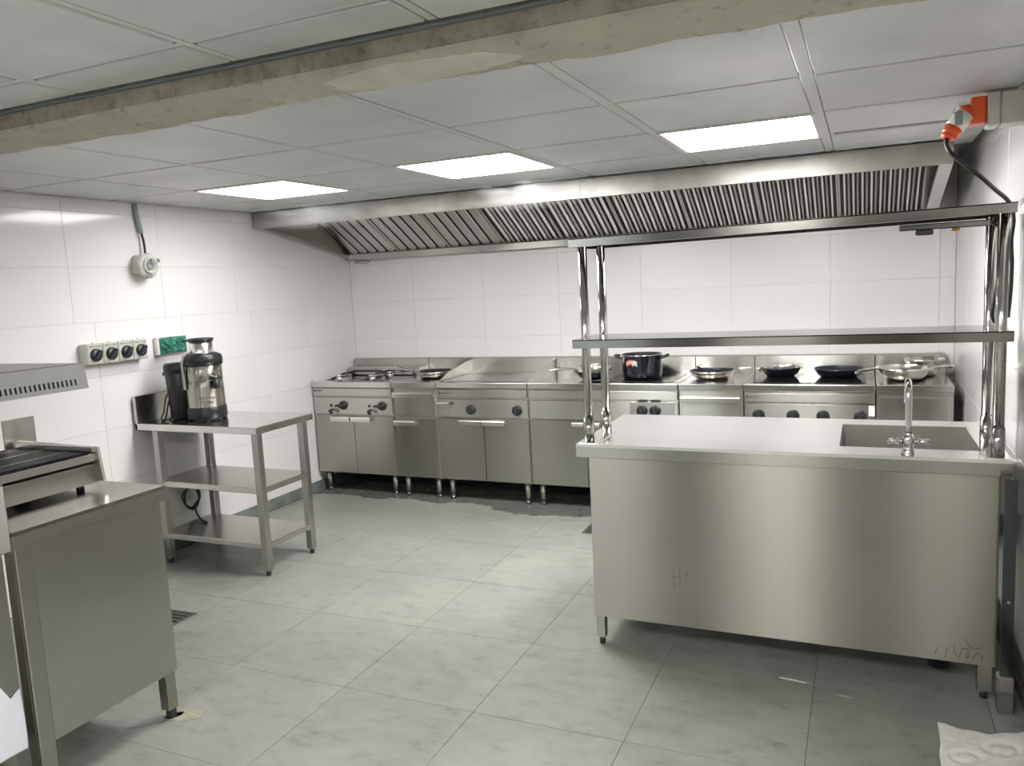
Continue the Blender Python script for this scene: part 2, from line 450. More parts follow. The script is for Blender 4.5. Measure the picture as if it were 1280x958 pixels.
# ceiling: far bay (z 2.164), near bay (z 2.24), tiles and grid bars
ce = struct('ceiling', MB().box(XL - 0.1, 2.4, YREAR - 0.1, YB + 0.1, 2.42, 2.5), CEILVOID)
gx0, gp = -3.385, 0.643
gx = [XL] + [gx0 + k * gp for k in range(0, 7)] ; gx = [x for x in gx if x < XR - 0.1] + [XR]
gy = [2.05, 2.722, 3.362, 3.985, 4.44, 4.75, YB]
lit = {}
light_cells = {(1, 3): 0, (3, 3): 1, (5, 3): 2}
cells = []
for i in range(len(gx) - 1):
    for j in range(len(gy) - 1):
        if j >= 4 : 
            if j > 4: continue
        cells.append((i, j))
for (i, j) in cells:
    x0, x1, y0, y1 = gx[i], gx[i + 1], gy[j], gy[j + 1]
    if (i, j) in ((1, 2), (3, 2), (5, 2)): lit[i] = (x0, x1, y0, y1); continue
    boxpiece('ceiling_tile', ce, CEILT, ((x0 + x1) / 2, (y0 + y1) / 2, ZC + 0.010), (x1 - x0 - 0.034 - (0.012 if x1 > -1 or x0 > -1 else 0), y1 - y0 - 0.024, 0.012), 0.003)
# T bars, slightly recessed seams either side
for x in gx[1:-1]:
    boxpiece('grid_bar', ce, CEILBAR, (x, (2.05 + 4.6) / 2, ZC + 0.012), (0.024 if x < -1 else 0.038, 4.6 - 2.05, 0.012))
for j, y in enumerate(gy[1:-1]):
    for i in range(len(gx) - 1):
        a, b = gx[i] + 0.016, gx[i + 1] - 0.016
        boxpiece('grid_bar', ce, CEILBAR, ((a + b) / 2, y, ZC + 0.013), (b - a, 0.016, 0.010))
boxpiece('grid_bar', ce, STEEL_DARK, (0.17, 3.93, ZC + 0.004), (0.60, 0.035, 0.012))
boxpiece('wall_angle', ce, CEILBAR, (XL + 0.012, 3.5, ZC + 0.001), (0.022, 4.2, 0.003))
# bulkhead that closes the void above the far bay
ngx = [XL, -3.575, -2.932, -2.289, -1.650, -1.005, -0.36, 0.283, 0.926, 1.57, 2.3]
ngy = [-2.55, -2.18, -1.54, -0.90, -0.26, 0.385, 1.028, 1.670, 1.875]
rear_lit = {}
for i in range(len(ngx) - 1):
    for j in range(len(ngy) - 1):
        x0, x1, y0, y1 = ngx[i], ngx[i + 1], ngy[j], ngy[j + 1]
        if (i, j) in ((3, 4), (5, 4), (7, 4), (1, 1), (5, 1)): rear_lit[(i, j)] = (x0, x1, y0, y1); continue
        boxpiece('ceiling_tile', ce, CEILT, ((x0 + x1) / 2, (y0 + y1) / 2, ZN + 0.012), (x1 - x0 - 0.040, y1 - y0 - 0.036, 0.012), 0.004)
for x in ngx[1:-1]:
    boxpiece('grid_bar', ce, CEILBAR, (x, -0.34, ZN + 0.014), (0.026, 4.4, 0.010))
for y in ngy[1:-1]:
    boxpiece('grid_bar', ce, CEILBAR, (-0.85, y, ZN + 0.0145), (6.3, 0.022, 0.009))
boxpiece('wall_angle', ce, GREYPVC, (-0.85, 1.884, ZN + 0.003), (6.3, 0.016, 0.006))

# plaster beam across the room with an uneven far edge
def beam():
    mb = MB(); bm = mb.bm; n = 150; xs = [XL + (2.3 - XL) * k / n for k in range(n + 1)]
    rnd = random.Random(3); prof = []
    w = 0.0
    for x in xs:
        w = 0.8 * w + rnd.uniform(-0.012, 0.012)
        ye = 2.060 + w + (0.02 if x > -0.7 else 0.0) + 0.008 * math.sin(5 * x)
        zb = 2.184 + rnd.uniform(-0.0025, 0.0025) + 0.003 * math.sin(3.1 * x)
        prof.append([(x, 1.893, 2.40), (x, 1.893, ZN - 0.002), (x, 1.895 + rnd.uniform(-.002, .002), zb), (x, (1.895 + ye) / 2, 2.168 + rnd.uniform(-.002, .002)), (x, ye - 0.004, 2.156), (x, ye, 2.166), (x, ye, 2.40)])
    V = [[bm.verts.new(p) for p in row] for row in prof]
    for a, b in zip(V, V[1:]):
        for k in range(len(a) - 1):
            bm.faces.new([a[k], b[k], b[k + 1], a[k + 1]])
        bm.faces.new([a[-1], b[-1], b[0], a[0]])
    bm.faces.new(V[0]); bm.faces.new(list(reversed(V[-1])))
    return mb
bo = struct('trim_1', beam(), PLASTER, 'rough plastered concrete beam crossing the ceiling')
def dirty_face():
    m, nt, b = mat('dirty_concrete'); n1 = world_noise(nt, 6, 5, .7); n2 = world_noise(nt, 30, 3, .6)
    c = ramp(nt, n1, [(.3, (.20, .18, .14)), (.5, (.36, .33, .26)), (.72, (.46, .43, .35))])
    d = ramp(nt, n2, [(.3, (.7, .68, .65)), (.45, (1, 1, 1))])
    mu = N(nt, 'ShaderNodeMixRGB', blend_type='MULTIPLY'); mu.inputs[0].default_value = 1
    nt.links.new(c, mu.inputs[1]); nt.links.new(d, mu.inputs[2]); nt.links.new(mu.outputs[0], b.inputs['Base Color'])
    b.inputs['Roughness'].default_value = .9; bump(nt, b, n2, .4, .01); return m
part('beam_face', MB().box(XL, 2.28, 1.8885, 1.8928, 2.192, ZN - .003), dirty_face(), bo, 'darker stained side of the beam')
pm = MB(); rnd = random.Random(5)
pts = []
for k in range(26):
    a = 2 * PI * k / 26
    pts.append((-1.13 + (0.30 + rnd.uniform(-.03, .03)) * math.cos(a), 1.985 + (0.062 + rnd.uniform(-.008, .006)) * math.sin(a)))
bm = pm.bm
vt = [bm.verts.new((x, y, 2.184 - (y - 1.895) * 0.17 + 0.002)) for x, y in pts]; vb = [bm.verts.new((x, y, 2.184 - (y - 1.895) * 0.17 - 0.004)) for x, y in pts]
bm.faces.new(vt); bm.faces.new(list(reversed(vb)))
for k in range(26): bm.faces.new([vt[k], vb[k], vb[(k + 1) % 26], vt[(k + 1) % 26]])
pp = part('plaster_patch', pm, PATCH, bo, 'paler fresh plaster patch')
struct('trim_5', MB().box(XL, 2.3, 1.90, 2.04, 2.30, 2.42), PLASTER)

# ================================================================== LED PANELS
def led(x0, x1, y0, y1, z, m, label, group):
    c = ((x0 + x1) / 2, (y0 + y1) / 2, z)
    t = thing('ceiling_light', label, 'light panel', c, group)
    i = 0.012; f = 0.016
    a0, a1, b0, b1 = x0 + i, x1 - i, y0 + i * .7, y1 - i * .7
    fr = MB().box(a0, a1, b0, b0 + f, z - 0.002, z + 0.014).box(a0, a1, b1 - f, b1, z - 0.002, z + 0.014)
    fr.box(a0, a0 + f, b0 + f, b1 - f, z - 0.002, z + 0.014).box(a1 - f, a1, b0 + f, b1 - f, z - 0.002, z + 0.014)
    part('frame', fr, WHITEPL, t)
    part('diffuser', MB().box(a0 + f, a1 - f, b0 + f, b1 - f, z + 0.001, z + 0.010), m, t)
led(*lit[1], ZC, LEDL, 'lit square ceiling panel farthest left, above the left end of the extractor hood', 'lit ceiling panels')
led(*lit[3], ZC, LED, 'lit square ceiling panel in the middle of the three, with steam drifting below it', 'lit ceiling panels')
led(*lit[5], ZC, LED, 'lit square ceiling panel farthest right and largest, nearest the orange plug', 'lit ceiling panels')
ordn = {(3, 4): 'leftmost of the nearer row', (5, 4): 'middle of the nearer row', (7, 4): 'rightmost of the nearer row', (1, 1): 'left of the added fill pair', (5, 1): 'right of the added fill pair'}  # the unseen far pair is added to lift the ambient light
for k, v in rear_lit.items():
    led(*v, ZN, LEDR, 'lit square panel in the ceiling behind the viewpoint, %s' % ordn[k], 'rear ceiling panels')

# ================================================================== EXTRACTOR HOOD
HX0, HX1, HF, HZ = -3.985, 0.392, 4.509, 2.055
hood = thing('extractor_hood', 'long stainless steel extractor hood with sloping baffle filters above the cookers', 'hood', (-1.8, 5.1, 1.85))
def fascia_part(x0, x1):
    return MB().box(x0, x1, HF, HF + 0.02, HZ, ZC - 0.004).box(x0, x1, HF, HF + 0.035, HZ - 0.004, HZ)
cuts = [HX0, -1.53, HX1]
for a, b in zip(cuts, cuts[1:]):
    part('fascia', fascia_part(a + 0.0015, b - 0.0015), FASCIA, hood)
part('back_channel', MB().box(HX0, HX1, 5.585, 5.655, 1.832, 1.850).box(HX0, HX1, 5.585, 5.592, 1.85, 1.878).box(HX0, HX1, 5.645, 5.655, 1.85, 2.15), STEEL, hood)
part('wall_bracket', MB().box(-3.93, -3.80, 5.63, 5.658, 1.805, 1.831, .003), STEEL_DARK, hood)
# sloping end rims and end panels
for (a, b, sgn) in ((HX0, HX0 + 0.045, 1), (HX1 - 0.062, HX1, -1)):
    part('end_rim', MB().prism([(HF + .0202, HZ - 0.004), (5.655, 1.835), (5.655, 1.862), (HF + .0202, HZ + 0.022)], 'x', a, b), STEEL_Y, hood)
    xx = (a, a + 0.012) if sgn == 1 else (b - 0.012, b)
    part('end_panel', MB().prism([(HF + .02, HZ + 0.02), (5.645, 1.86), (5.645, 2.15), (HF + .02, 2.15)], 'x', *xx), STEEL_DARK if sgn == 1 else STEEL_Y, hood)
part('hood_roof', MB().box(HX0 + .012, HX1 - .012, HF + .02, 5.645, 2.14, 2.15), STEEL_DARK, hood)
# nine baffle filters, six baffles each
P0, P1 = Vector((0, 5.59, 1.878)), Vector((0, 5.13, 2.135))   # foot and head of the filter bank
dirv = (P1 - P0).normalized(); Ls = (P1 - P0).length; nrm = Vector((0, -dirv.z, dirv.y))    # normal looking down/out
if nrm.z > 0: nrm = -nrm
FX0, FX1, NF = -3.93, 0.318, 9
fw = (FX1 - FX0) / NF
BACKG = steel('greasy_filter_back', col=(0.075, 0.07, 0.068), rough=0.35, axis='Y', var=0.5)
def baffle_mesh(w_):
    mb = MB(); rows_ = []
    def BQ(uu, t, n): return dirv * t + nrm * n + Vector((uu, 0, 0))
    c_ = min(.006, w_ * .45)
    sec = [(-w_, -0.022), (-w_, -0.004), (-w_ + c_, 0.001), (w_ - c_, 0.001), (w_, -0.004), (w_, -0.022)]
    ts = [0.014, 0.022, 0.034, Ls - 0.022]
    for t, s_ in zip(ts, [0.35, 0.75, 1.0, 1.0]): rows_.append([mb.bm.verts.new(BQ(a_ * s_, t, n_)) for a_, n_ in sec])
    for A, B in zip(rows_, rows_[1:]):
        for i_ in range(5): mb.bm.faces.new([A[i_], A[i_ + 1], B[i_ + 1], B[i_]])
    mb.bm.faces.new(rows_[0]); mb.bm.faces.new(list(reversed(rows_[-1])))
    me = mb.mesh('baffle'); me.materials.append(None); return me
bmes = {}
for k in range(NF):
    cx = FX0 + (k + 0.5) * fw
    back = MB(); hw = fw / 2 - 0.001
    def Q(u, t, n): return P0 + Vector((cx + u, 0, 0)) + dirv * t + nrm * n
    def slab(mb, u0, u1, t0, t1, n0, n1):
        v = [mb.bm.verts.new(Q(u, t, n)) for n in (n0, n1) for t in (t0, t1) for u in (u0, u1)]
        for f in ((0, 1, 3, 2), (4, 5, 7, 6), (0, 1, 5, 4), (2, 3, 7, 6), (0, 2, 6, 4), (1, 3, 7, 5)): mb.bm.faces.new([v[i] for i in f])
    slab(back, -hw, hw, 0, Ls, -0.030, -0.026)
    fo = part('baffle_filter', back, DARKVOID if k < 3 else BACKG, hood)
    fr = MB()
    slab(fr, -hw, hw, 0, 0.012, -0.026, 0.0); slab(fr, -hw, hw, Ls - 0.02, Ls, -0.026, 0.0)
    slab(fr, -hw, -hw + 0.010, 0.012, Ls - .02, -0.026, 0.0); slab(fr, hw - 0.010, hw, 0.012, Ls - .02, -0.026, 0.0)
    part('frame', fr, STEEL, fo)
    nbf = (5, 5, 5, 6, 6, 7, 8, 9, 9)[k]
    pitch = (2 * hw - 0.020) / nbf
    for q in range(nbf):
        u = -hw + 0.010 + (q + 0.5) * pitch
        kinds = ((0.40, 0.0, 'L'),) if k < 3 else ((0.17, 0.0, 'B'), (0.15, 0.47, 'D'))
        for (wf, du, kd) in kinds:
            key = (round(pitch * wf, 4))
            if key not in bmes: bmes[key] = baffle_mesh(pitch * wf)
            if q == nbf - 1 and du: continue
            o = bpy.data.objects.new('baffle', bmes[key]); COL.objects.link(o); o.parent = fo
            o.location = P0 + Vector((cx + u + du * pitch, 0, 0)) - base_of(hood)
            o.material_slots[0].link = 'OBJECT'
            o.material_slots[0].material = STEEL if kd == 'L' else (STEEL_LIGHT if kd == 'B' else STEEL_GREASY)
# end filler strips beside the filter bank
part('filler_panel', MB().prism([(P0.y, P0.z), (P1.y, P1.z), (P1.y + .008, P1.z + .012), (P0.y + .008, P0.z + .012)], 'x', HX0 + .012, FX0), STEEL_DARK, hood)
part('filler_panel', MB().prism([(P0.y, P0.z), (P1.y, P1.z), (P1.y + .008, P1.z + .012), (P0.y + .008, P0.z + .012)], 'x', FX1, HX1 - .012), STEEL_DARK, hood)

# steam under the panels
for (c, s, lab) in (((-3.15, 4.17, 2.062), (0.62, 0.30, 0.082), 'faint white steam drifting at the left end of the hood'),
                    ((-1.70, 4.17, 2.062), (0.52, 0.30, 0.082), 'faint white steam curling below the middle lit panel')):
    mb = MB(); bmesh.ops.create_icosphere(mb.bm, subdivisions=3, radius=1.0)
    mb.xf(Matrix.Diagonal((*s, 1)))
    o = solo('steam_wisp', mb, STEAM, lab, 'steam'); o.location = c; o['kind'] = 'stuff'

# ================================================================== COOKER LINE
CF, CT = 5.006, 0.885
def knob(parent, x, z, r=0.033, y=CF + 0.012, ang=0.0, withplate=True):
    mb = MB().lathe([(0, 0), (r, 0), (r * 1.02, 0.012), (r * 0.86, 0.022), (r * 0.8, 0.024), (0, 0.024)], (x, y, z), 24, True, (0, -1, 0))
    k = part('knob', mb, BLACK, parent)
    g = MB().box(-r * 0.20, r * 0.20, -0.036, -0.022, -r * 0.9, r * 0.9, 0.003)
    g.xf(Matrix.Translation((x, y, z)) @ Matrix.Rotation(ang, 4, 'Y'))
    part('grip', g, GREYDARK, k)
    return k
def logo(parent, x0, z, n=8, y=CF + 0.0012, s=0.0085):
    mb = MB().box(x0, x0 + s, y - 0.0012, y + 0.002, z - s * .8, z + s * .8)
    for i in range(n):
        a = x0 + s * 1.6 + i * s * 0.98
        mb.box(a, a + s * 0.62, y - 0.0012, y + 0.002, z - s * 0.42, z - s * 0.22)
        mb.box(a, a + s * 0.2, y - 0.0012, y + 0.002, z - s * 0.22, z + s * 0.42)
        if i % 2: mb.box(a + s * .4, a + s * 0.62, y - 0.0012, y + 0.002, z - s * 0.22, z + s * 0.42)
        if i % 3: mb.box(a + s * .2, a + s * 0.4, y - 0.0012, y + 0.002, z + s * 0.22, z + s * 0.42)
    part('maker_badge', mb, INK, parent, 'small dark maker mark')
def handle_bar(parent, x0, x1, z0, z1, y=CF + 0.012):
    mb = MB().prism([(y + 0.002, z1), (y - 0.030, z1 - 0.003), (y - 0.034, z1 - 0.010), (y - 0.030, z0), (y - 0.026, z0), (y - 0.029, z1 - 0.012), (y + 0.002, z1 - 0.006)], 'x', x0, x1)
    mb.box(x0, x0 + 0.003, y - 0.03, y + 0.002, z0 + 0.008, z1 - 0.004).box(x1 - 0.003, x1, y - 0.03, y + 0.002, z0 + 0.008, z1 - 0.004)
    return part('handle', mb, STEEL_LIGHT, parent)
def cooker(name, label, cat, x0, x1, legs=True, tm=STEEL_TOP, splash=True, top_holes=None):
    t = thing(name, label, cat, ((x0 + x1) / 2, 5.32, 0))
    g = 0.003; a, b = x0 + g, x1 - g
    part('body', MB().box(a, b, CF + 0.03, 5.62, 0.160, 0.84), STEEL, t)
    if top_holes is None:
        part('top', MB().box(a, b, CF, 5.60, 0.845, CT, 0.003, 2), tm, t)
    part('splashback', MB().prism([(5.598, CT - 0.03), (5.598, 1.000), (5.612, 1.008), (5.645, 1.008), (5.645, CT - 0.03)], 'x', a, b), STEEL, t)
    if legs:
        for lx in (a + 0.055, b - 0.055):
            for ly in (5.08, 5.56):
                part('leg', MB().cyl((lx, ly, 0.03), (lx, ly, 0.162), 0.023).cyl((lx, ly, 0.0), (lx, ly, 0.03), 0.016), STEEL_V, t)
    return t
def band(t, x0, x1, z0=0.778, z1=0.836, m=STEEL):
    part('front_rail', MB().box(x0 + .004, x1 - .004, CF + 0.002, CF + 0.035, z0, z1, 0.003), m, t)
def control(t, x0, x1, z0=0.633, z1=0.764):
    part('control_panel', MB().box(x0 + .004, x1 - .004, CF + 0.010, CF + 0.035, z0, z1, 0.002), STEEL, t)
def door(t, x0, x1, hx, z0=0.165, z1=0.622, hz=(0.578, 0.617), m=None):
    d = part('door', MB().box(x0, x1, CF + 0.010, CF + 0.032, z0, z1, 0.002), m or STEEL_V, t)
    if hx: handle_bar(d, hx[0], hx[1], *hz)
    return d

U = [-3.985, -3.250, -2.866, -2.139, -1.091, -0.688, 0.060, 0.463]
# 1 double fryer with taps
t = cooker('fryer', 'stainless double fryer with two wells, farthest left in the cooker line by the corner', 'fryer', U[0], U[1], top_holes=True)
a, b = U[0] + .003, U[1] - .003
wy0, wy1 = 5.10, 5.46; w1 = (a + 0.06, a + 0.34); w2 = (a + 0.39, b - 0.06)
tp = MB().box(a, b, CF, wy0, 0.845, CT).box(a, b, wy1, 5.60, 0.845, CT).box(a, w1[0], wy0, wy1, 0.845, CT).box(w1[1], w2[0], wy0, wy1, 0.845, CT).box(w2[1], b, wy0, wy1, 0.845, CT)
part('top', tp, STEEL_TOP, t)
part('flue', MB().box(a + .02, b - .02, 5.48, 5.60, CT, 0.945, 0.004), STEEL, t)
for (p, q) in (w1, w2):
    w = MB()
    z0 = 0.842
    w.box(p, q, wy0, wy1, z0 - 0.003, z0).box(p - .002, p, wy0, wy1, z0, CT).box(q, q + .002, wy0, wy1, z0, CT).box(p, q, wy0 - .002, wy0, z0, CT).box(p, q, wy1, wy1 + .002, z0, CT)
    wl = part('well', w, STEEL_DARK, t)
    el = MB()
    for k in range(4): el.tube([(p + .05 + k * .05, wy0 + .04, z0 + .008), (p + .05 + k * .05, wy1 - .04, z0 + .008)], 0.005, 6, 1)
    part('heating_element', el, CAST, wl)
    part('well_cover', MB().box(p + .002, q - .002, wy0 + .002, wy1 - .002, CT - .012, CT - .006, .002), STEEL_TOP, wl)
    # basket hook rail and dark-gripped lid lever at the back of each well
    part('basket_rail', MB().tube([(p + .01, 5.47, CT + .03), (q - .01, 5.47, CT + .03)], 0.006, 8, 1).box(p, p + .012, 5.462, 5.478, CT, CT + .036).box(q - .012, q, 5.462, 5.478, CT, CT + .036), BLACK, t)
for hx, hy in ((a + 0.10, 5.16), (a + 0.40, 5.22)):
    part('lever', MB().tube([(hx - .02, hy, CT + 0.004), (hx + 0.03, hy + .07, CT + .03)], 0.007, 8, 1).tube([(hx + .03, hy + .07, CT + .03), (hx + .09, hy + .17, CT + .045)], 0.011, 8, 1), BLACK, t)
for hx, hy in ((a + 0.215, 5.08), (a + 0.505, 5.10), (a + 0.545, 5.30)):
    part('filler_tap', MB().cyl((hx, hy, CT), (hx, hy, CT + .035), 0.016).cyl((hx, hy, CT + .035), (hx, hy, CT + .045), 0.024).tube([(hx, hy, CT + .028), (hx + .03, hy + .05, CT + .04), (hx + .05, hy + .09, CT + .03)], 0.006, 8, 3).cyl((hx - .03, hy, CT + .02), (hx + .03, hy, CT + .02), 0.006), CHROME, t)
band(t, a, b); control(t, a, b); logo(t, a + 0.018, 0.816)
for kx in (-3.700, -3.345):
    knob(t, kx, 0.702, 0.034, ang=1.2)
    part('drain_lever', MB().cyl((kx - .06, CF + .012, .70), (kx - .06, CF - .012, .70), .008).tube([(kx - .058, CF - .008, .70), (kx - .03, CF - .01, .70)], .006, 8, 1), INK, t)
    part('indicator', MB().cyl((kx - .115, CF + .012, .70), (kx - .115, CF + 0.004, .70), .010), INK, t)
    part('drain_tap', MB().tube([(kx - .115, CF + .012, .665), (kx - .105, CF - .03, .660), (kx - .085, CF - .035, .650)], .010, 8, 3).cyl((kx - .085, CF - .035, .655), (kx - .085, CF - .035, .640), .013), BLACK, t)
mid = (a + b) / 2 + 0.005
door(t, a + .004, mid - .002, (mid - .20, mid - .025)); door(t, mid + .002, b - .004, (mid - .012, mid + .165))
# 2 narrow unit with drawer
t = cooker('drawer_cabinet', 'narrow stainless base cabinet with one drawer, between fryer and griddle', 'cabinet', U[1], U[2])
a, b = U[1] + .003, U[2] - .003
d = part('drawer', MB().box(a + .012, b - .012, CF + .010, CF + .032, 0.632, 0.825, 0.002), STEEL, t); handle_bar(d, a + .014, b - .022, 0.772, 0.812)
door(t, a + .016, b - .010, (a + .012, a + .195), hz=(0.558, 0.598), z1=0.610)
# 3 griddle
t = cooker('griddle', 'stainless flat-top griddle with raised splash guards on both sides', 'griddle', U[2], U[3])
a, b = U[2] + .003, U[3] - .003
for gxx in (a + .004, b - .010):
    part('splash_guard', MB().prism([(CF + .03, CT), (5.597, CT), (5.597, 0.99), (5.50, 0.985), (CF + .20, CT + .06)], 'x', gxx, gxx + .006), STEEL_Y, t)
part('griddle_plate', MB().box(a + .02, b - .02, CF + .07, 5.59, CT + .0005, CT + .004, .001), steel('griddle_plate_steel', (0.50, 0.50, 0.49), 0.28), t)
part('drip_slot', MB().box(a + .085, a + .135, CF + .035, CF + .06, CT + .0005, CT + .012, .003), STEEL_LIGHT, t)
band(t, a, b); control(t, a, b); logo(t, a + 0.025, 0.808)
d = part('drip_drawer', MB().box(a + .008, a + .115, CF + .006, CF + .03, 0.640, 0.758, .002), STEEL, t); handle_bar(d, a + .008, a + .11, 0.722, 0.745)
part('plug_hole', MB().cyl((a + .122, CF + .011, .733), (a + .122, CF + .004, .733), .010), INK, t)
for kx in (-2.590, -2.227): knob(t, kx, 0.689, 0.036)
mid = (a + b) / 2 + .008
door(t, a + .004, mid - .002, (mid - .19, mid - .012)); door(t, mid + .002, b - .004, (mid - .005, mid + .175))
# 4 wide cooker
t = cooker('cooker', 'widest stainless cooker in the line, carrying the black stockpot', 'cooker', U[3], U[4])
a, b = U[3] + .003, U[4] - .003
band(t, a, b); control(t, a, b)
part('hotplate', MB().box(-1.62, -1.14, 5.09, 5.55, CT + .0004, CT + .003, .001), plain('black_glass', (0.02, 0.02, 0.022), 0.08, coat=0.5), t)
part('knob_plate', MB().box(-1.415, -1.115, CF + .0085, CF + .0105, 0.640, 0.760, .001), STEEL_LIGHT, t)
for kx in (-1.332, -1.245):
    knob(t, kx, 0.706, 0.037); part('vent_slot', MB().box(kx - .028, kx + .03, CF + .004, CF + .02, 0.768, 0.774), INK, t)
mid = -1.72
door(t, a + .004, mid - .002, (mid - .095, mid - .012), hz=(0.592, 0.622), z1=0.628); door(t, mid + .002, b - .004, (mid - .005, mid + .10), hz=(0.592, 0.622), z1=0.628)
# 5 narrow
t = cooker('drawer_cabinet', 'narrow stainless base cabinet under a lone frying pan, right of the stockpot cooker', 'cabinet', U[4], U[5])
a, b = U[4] + .003, U[5] - .003
d = part('drawer', MB().box(a + .018, b - .018, CF + .010, CF + .032, 0.50, 0.815, 0.002), STEEL, t); handle_bar(d, a + .014, b - .016, 0.770, 0.808)
door(t, a + .018, b - .018, (a + .03, b - .03), z1=0.49, hz=(0.44, 0.48))
# 6 four-knob range
t = cooker('range', 'stainless range with four knobs carrying two black frying pans', 'cooker', U[5], U[6])
a, b = U[5] + .003, U[6] - .003
band(t, a, b, 0.776, 0.832, STEEL); control(t, a, b); logo(t, a + 0.016, 0.809)
part('hotplate', MB().box(a + .05, b - .05, 5.08, 5.56, CT + .0004, CT + .003, .001), plain('black_ceramic_glass', (0.02, 0.02, 0.022), 0.07, coat=0.5), t)
for kx in (-0.598, -0.397, -0.227, -0.022): knob(t, kx, 0.695, 0.037)
part('rating_label', MB().box(0.022, 0.055, CF + .0085, CF + .0105, 0.700, 0.762), WHITEFOIL, t, 'small white rating label')
door(t, a + .004, (a + b) / 2 - .002, ((a + b) / 2 - .19, (a + b) / 2 - .012)); door(t, (a + b) / 2 + .002, b - .004, ((a + b) / 2 + .012, (a + b) / 2 + .19))
# 7 narrow
t = cooker('drawer_cabinet', 'narrow stainless base cabinet farthest right, under two shiny steel pans', 'cabinet', U[6], U[7])
a, b = U[6] + .003, U[7] - .003
d = part('drawer', MB().box(a + .018, b - .022, CF + .010, CF + .032, 0.50, 0.820, 0.002), STEEL, t)
part('handle', MB().box(a + .018, b - .022, CF - .002, CF + .012, 0.806, 0.820, 0.003), STEEL_LIGHT, d)
door(t, a + .018, b - .022, (a + .03, b - .03), z1=0.49, hz=(0.44, 0.48))

# ================================================================== PANS
ZP = CT + 0.0045
def pan(name, label, x, y, R, rb, h, mo, mi, hd, hl, hm, tilt=0.25, z=ZP, hz=0.72, group=None):
    t = thing(name, label, 'pan', (x, y, z), group)
    prof = [(0, 0), (rb, 0), (rb + (R - rb) * .55, h * .35), (R * 0.985, h * 0.9), (R, h), (R - 0.004, h + .001)]
    part('body', MB().lathe(prof, (0, 0, 0), 40), mo, t, local=True)
    prof2 = [(R - .004, h + .001), (R * .985 - .004, h * .9), (rb + (R - rb) * .55 - .003, h * .35 + .003), (rb - .004, .004), (0, .004)]
    part('interior', MB().lathe(prof2, (0, 0, 0), 40), mi, t, local=True)
    if hd is not None:
        c, s = math.cos(hd), math.sin(hd)
        def P(r, zz): return (c * r, s * r, zz)
        k = part('handle', MB().tube([P(R - .012, h * hz), P(R + .03, h * hz + .012), P(R + .05 + hl * .4, h * hz + .012 + tilt * hl * .4), P(R + hl, h * hz + .008 + tilt * hl)], [.013, .012, .010, .009, .008, .010, .011, .011, .012, .012, .012, .010, .008], 10, 4), hm, t, local=True)
        part('bracket', MB().box(-.012, .014, -.018, .018, -.014, .014, .004).xf(Matrix.Translation(P(R - .002, h * hz)) @ Matrix.Rotation(hd, 4, 'Z')), CHROME if hm is PANSTEEL else BLACK, t, local=True)
    return t
pan('frying_pan', 'steel frying pan with dark blue-black inside on the narrow cabinet beside the fryer', -3.03, 5.30, .152, .105, .048, PANSTEEL, NONSTICK, PI * 1.02, .20, PANSTEEL, .28)
pt4 = pan('frying_pan', 'black frying pan with shiny steel inside on the wide cooker, left of the stockpot', -1.725, 5.235, .130, .085, .066, BLACK_GLOSS, PANSTEEL, PI * 1.0, .21, PANSTEEL, -.03, z=CT + .001)
pt4.rotation_euler = (.14, 0, 0); pt4.location.z = CT + .001 + .085 * math.sin(.14)
pan('frying_pan', 'steel frying pan with black inside sitting alone on the narrow cabinet right of the stockpot', -0.925, 5.30, .150, .105, .050, PANSTEEL, NONSTICK, PI * .66, .16, PANSTEEL, .02, hz=.6)
pan('frying_pan', 'black frying pan with shiny steel inside on the left half of the four-knob range', -0.500, 5.395, .125, .085, .060, BLACK_GLOSS, PANSTEEL, PI * 1.06, .14, PANSTEEL, .02)
pan('frying_pan', 'black frying pan with black inside and steel handle on the right of the range', -0.150, 5.37, .148, .105, .055, BLACK_GLOSS, NONSTICK, -PI * .22, .15, PANSTEEL, .26)
pan('saute_pan', 'shiny steel pan in front on the right-hand end cabinet, handle pointing to the wall', 0.212, 5.25, .147, .095, .072, PANSTEEL, PANSTEEL, PI * .04, .125, PANSTEEL, .06, hz=.84)
tpan = thing('saute_pan', 'shiny steel pan at the back of the right-hand end cabinet, partly hidden by another', 'pan', (0.312, 5.49, ZP))
tpan.location = (0.336, 5.478, ZP)
part('body', MB().lathe([(0, 0), (.070, 0), (.094, .05), (.110, .092), (.114, .098), (.110, .099)], (0, 0, 0), 40), PANSTEEL, tpan, local=True)
part('interior', MB().lathe([(.110, .099), (.106, .092), (.090, .052), (.067, .005), (0, .005)], (0, 0, 0), 40), PANSTEEL, tpan, local=True)

# stockpot
pt = thing('stockpot', 'large glossy black stockpot with two side handles and a red label', 'pot', (-1.395, 5.285, ZP))
part('body', MB().lathe([(0, 0), (.120, 0), (.134, .012), (.137, .03), (.137, .155), (.139, .16)], (0, 0, 0), 48), BLACK_GLOSS, pt, local=True)
part('rim', MB().lathe([(.1385, .158), (.142, .162), (.1405, .167), (.134, .166)], (0, 0, 0), 48), PANSTEEL, pt, 'thin steel rim', local=True)
part('interior', MB().lathe([(.134, .166), (.132, .155), (.131, .03), (.118, .006), (0, .006)], (0, 0, 0), 48), NONSTICK, pt, local=True)
for s in (-1, 1):
    part('handle', MB().tube([(s * .136, -.032, .138), (s * .172, -.028, .152), (s * .182, 0, .156), (s * .172, .028, .152), (s * .136, .032, .138)], .010, 10, 4), BLACK, pt, local=True)
    part('rivet', MB().cyl((s * .134, 0, .142), (s * .152, 0, .150), .010, None, 12), CHROME, pt, local=True)
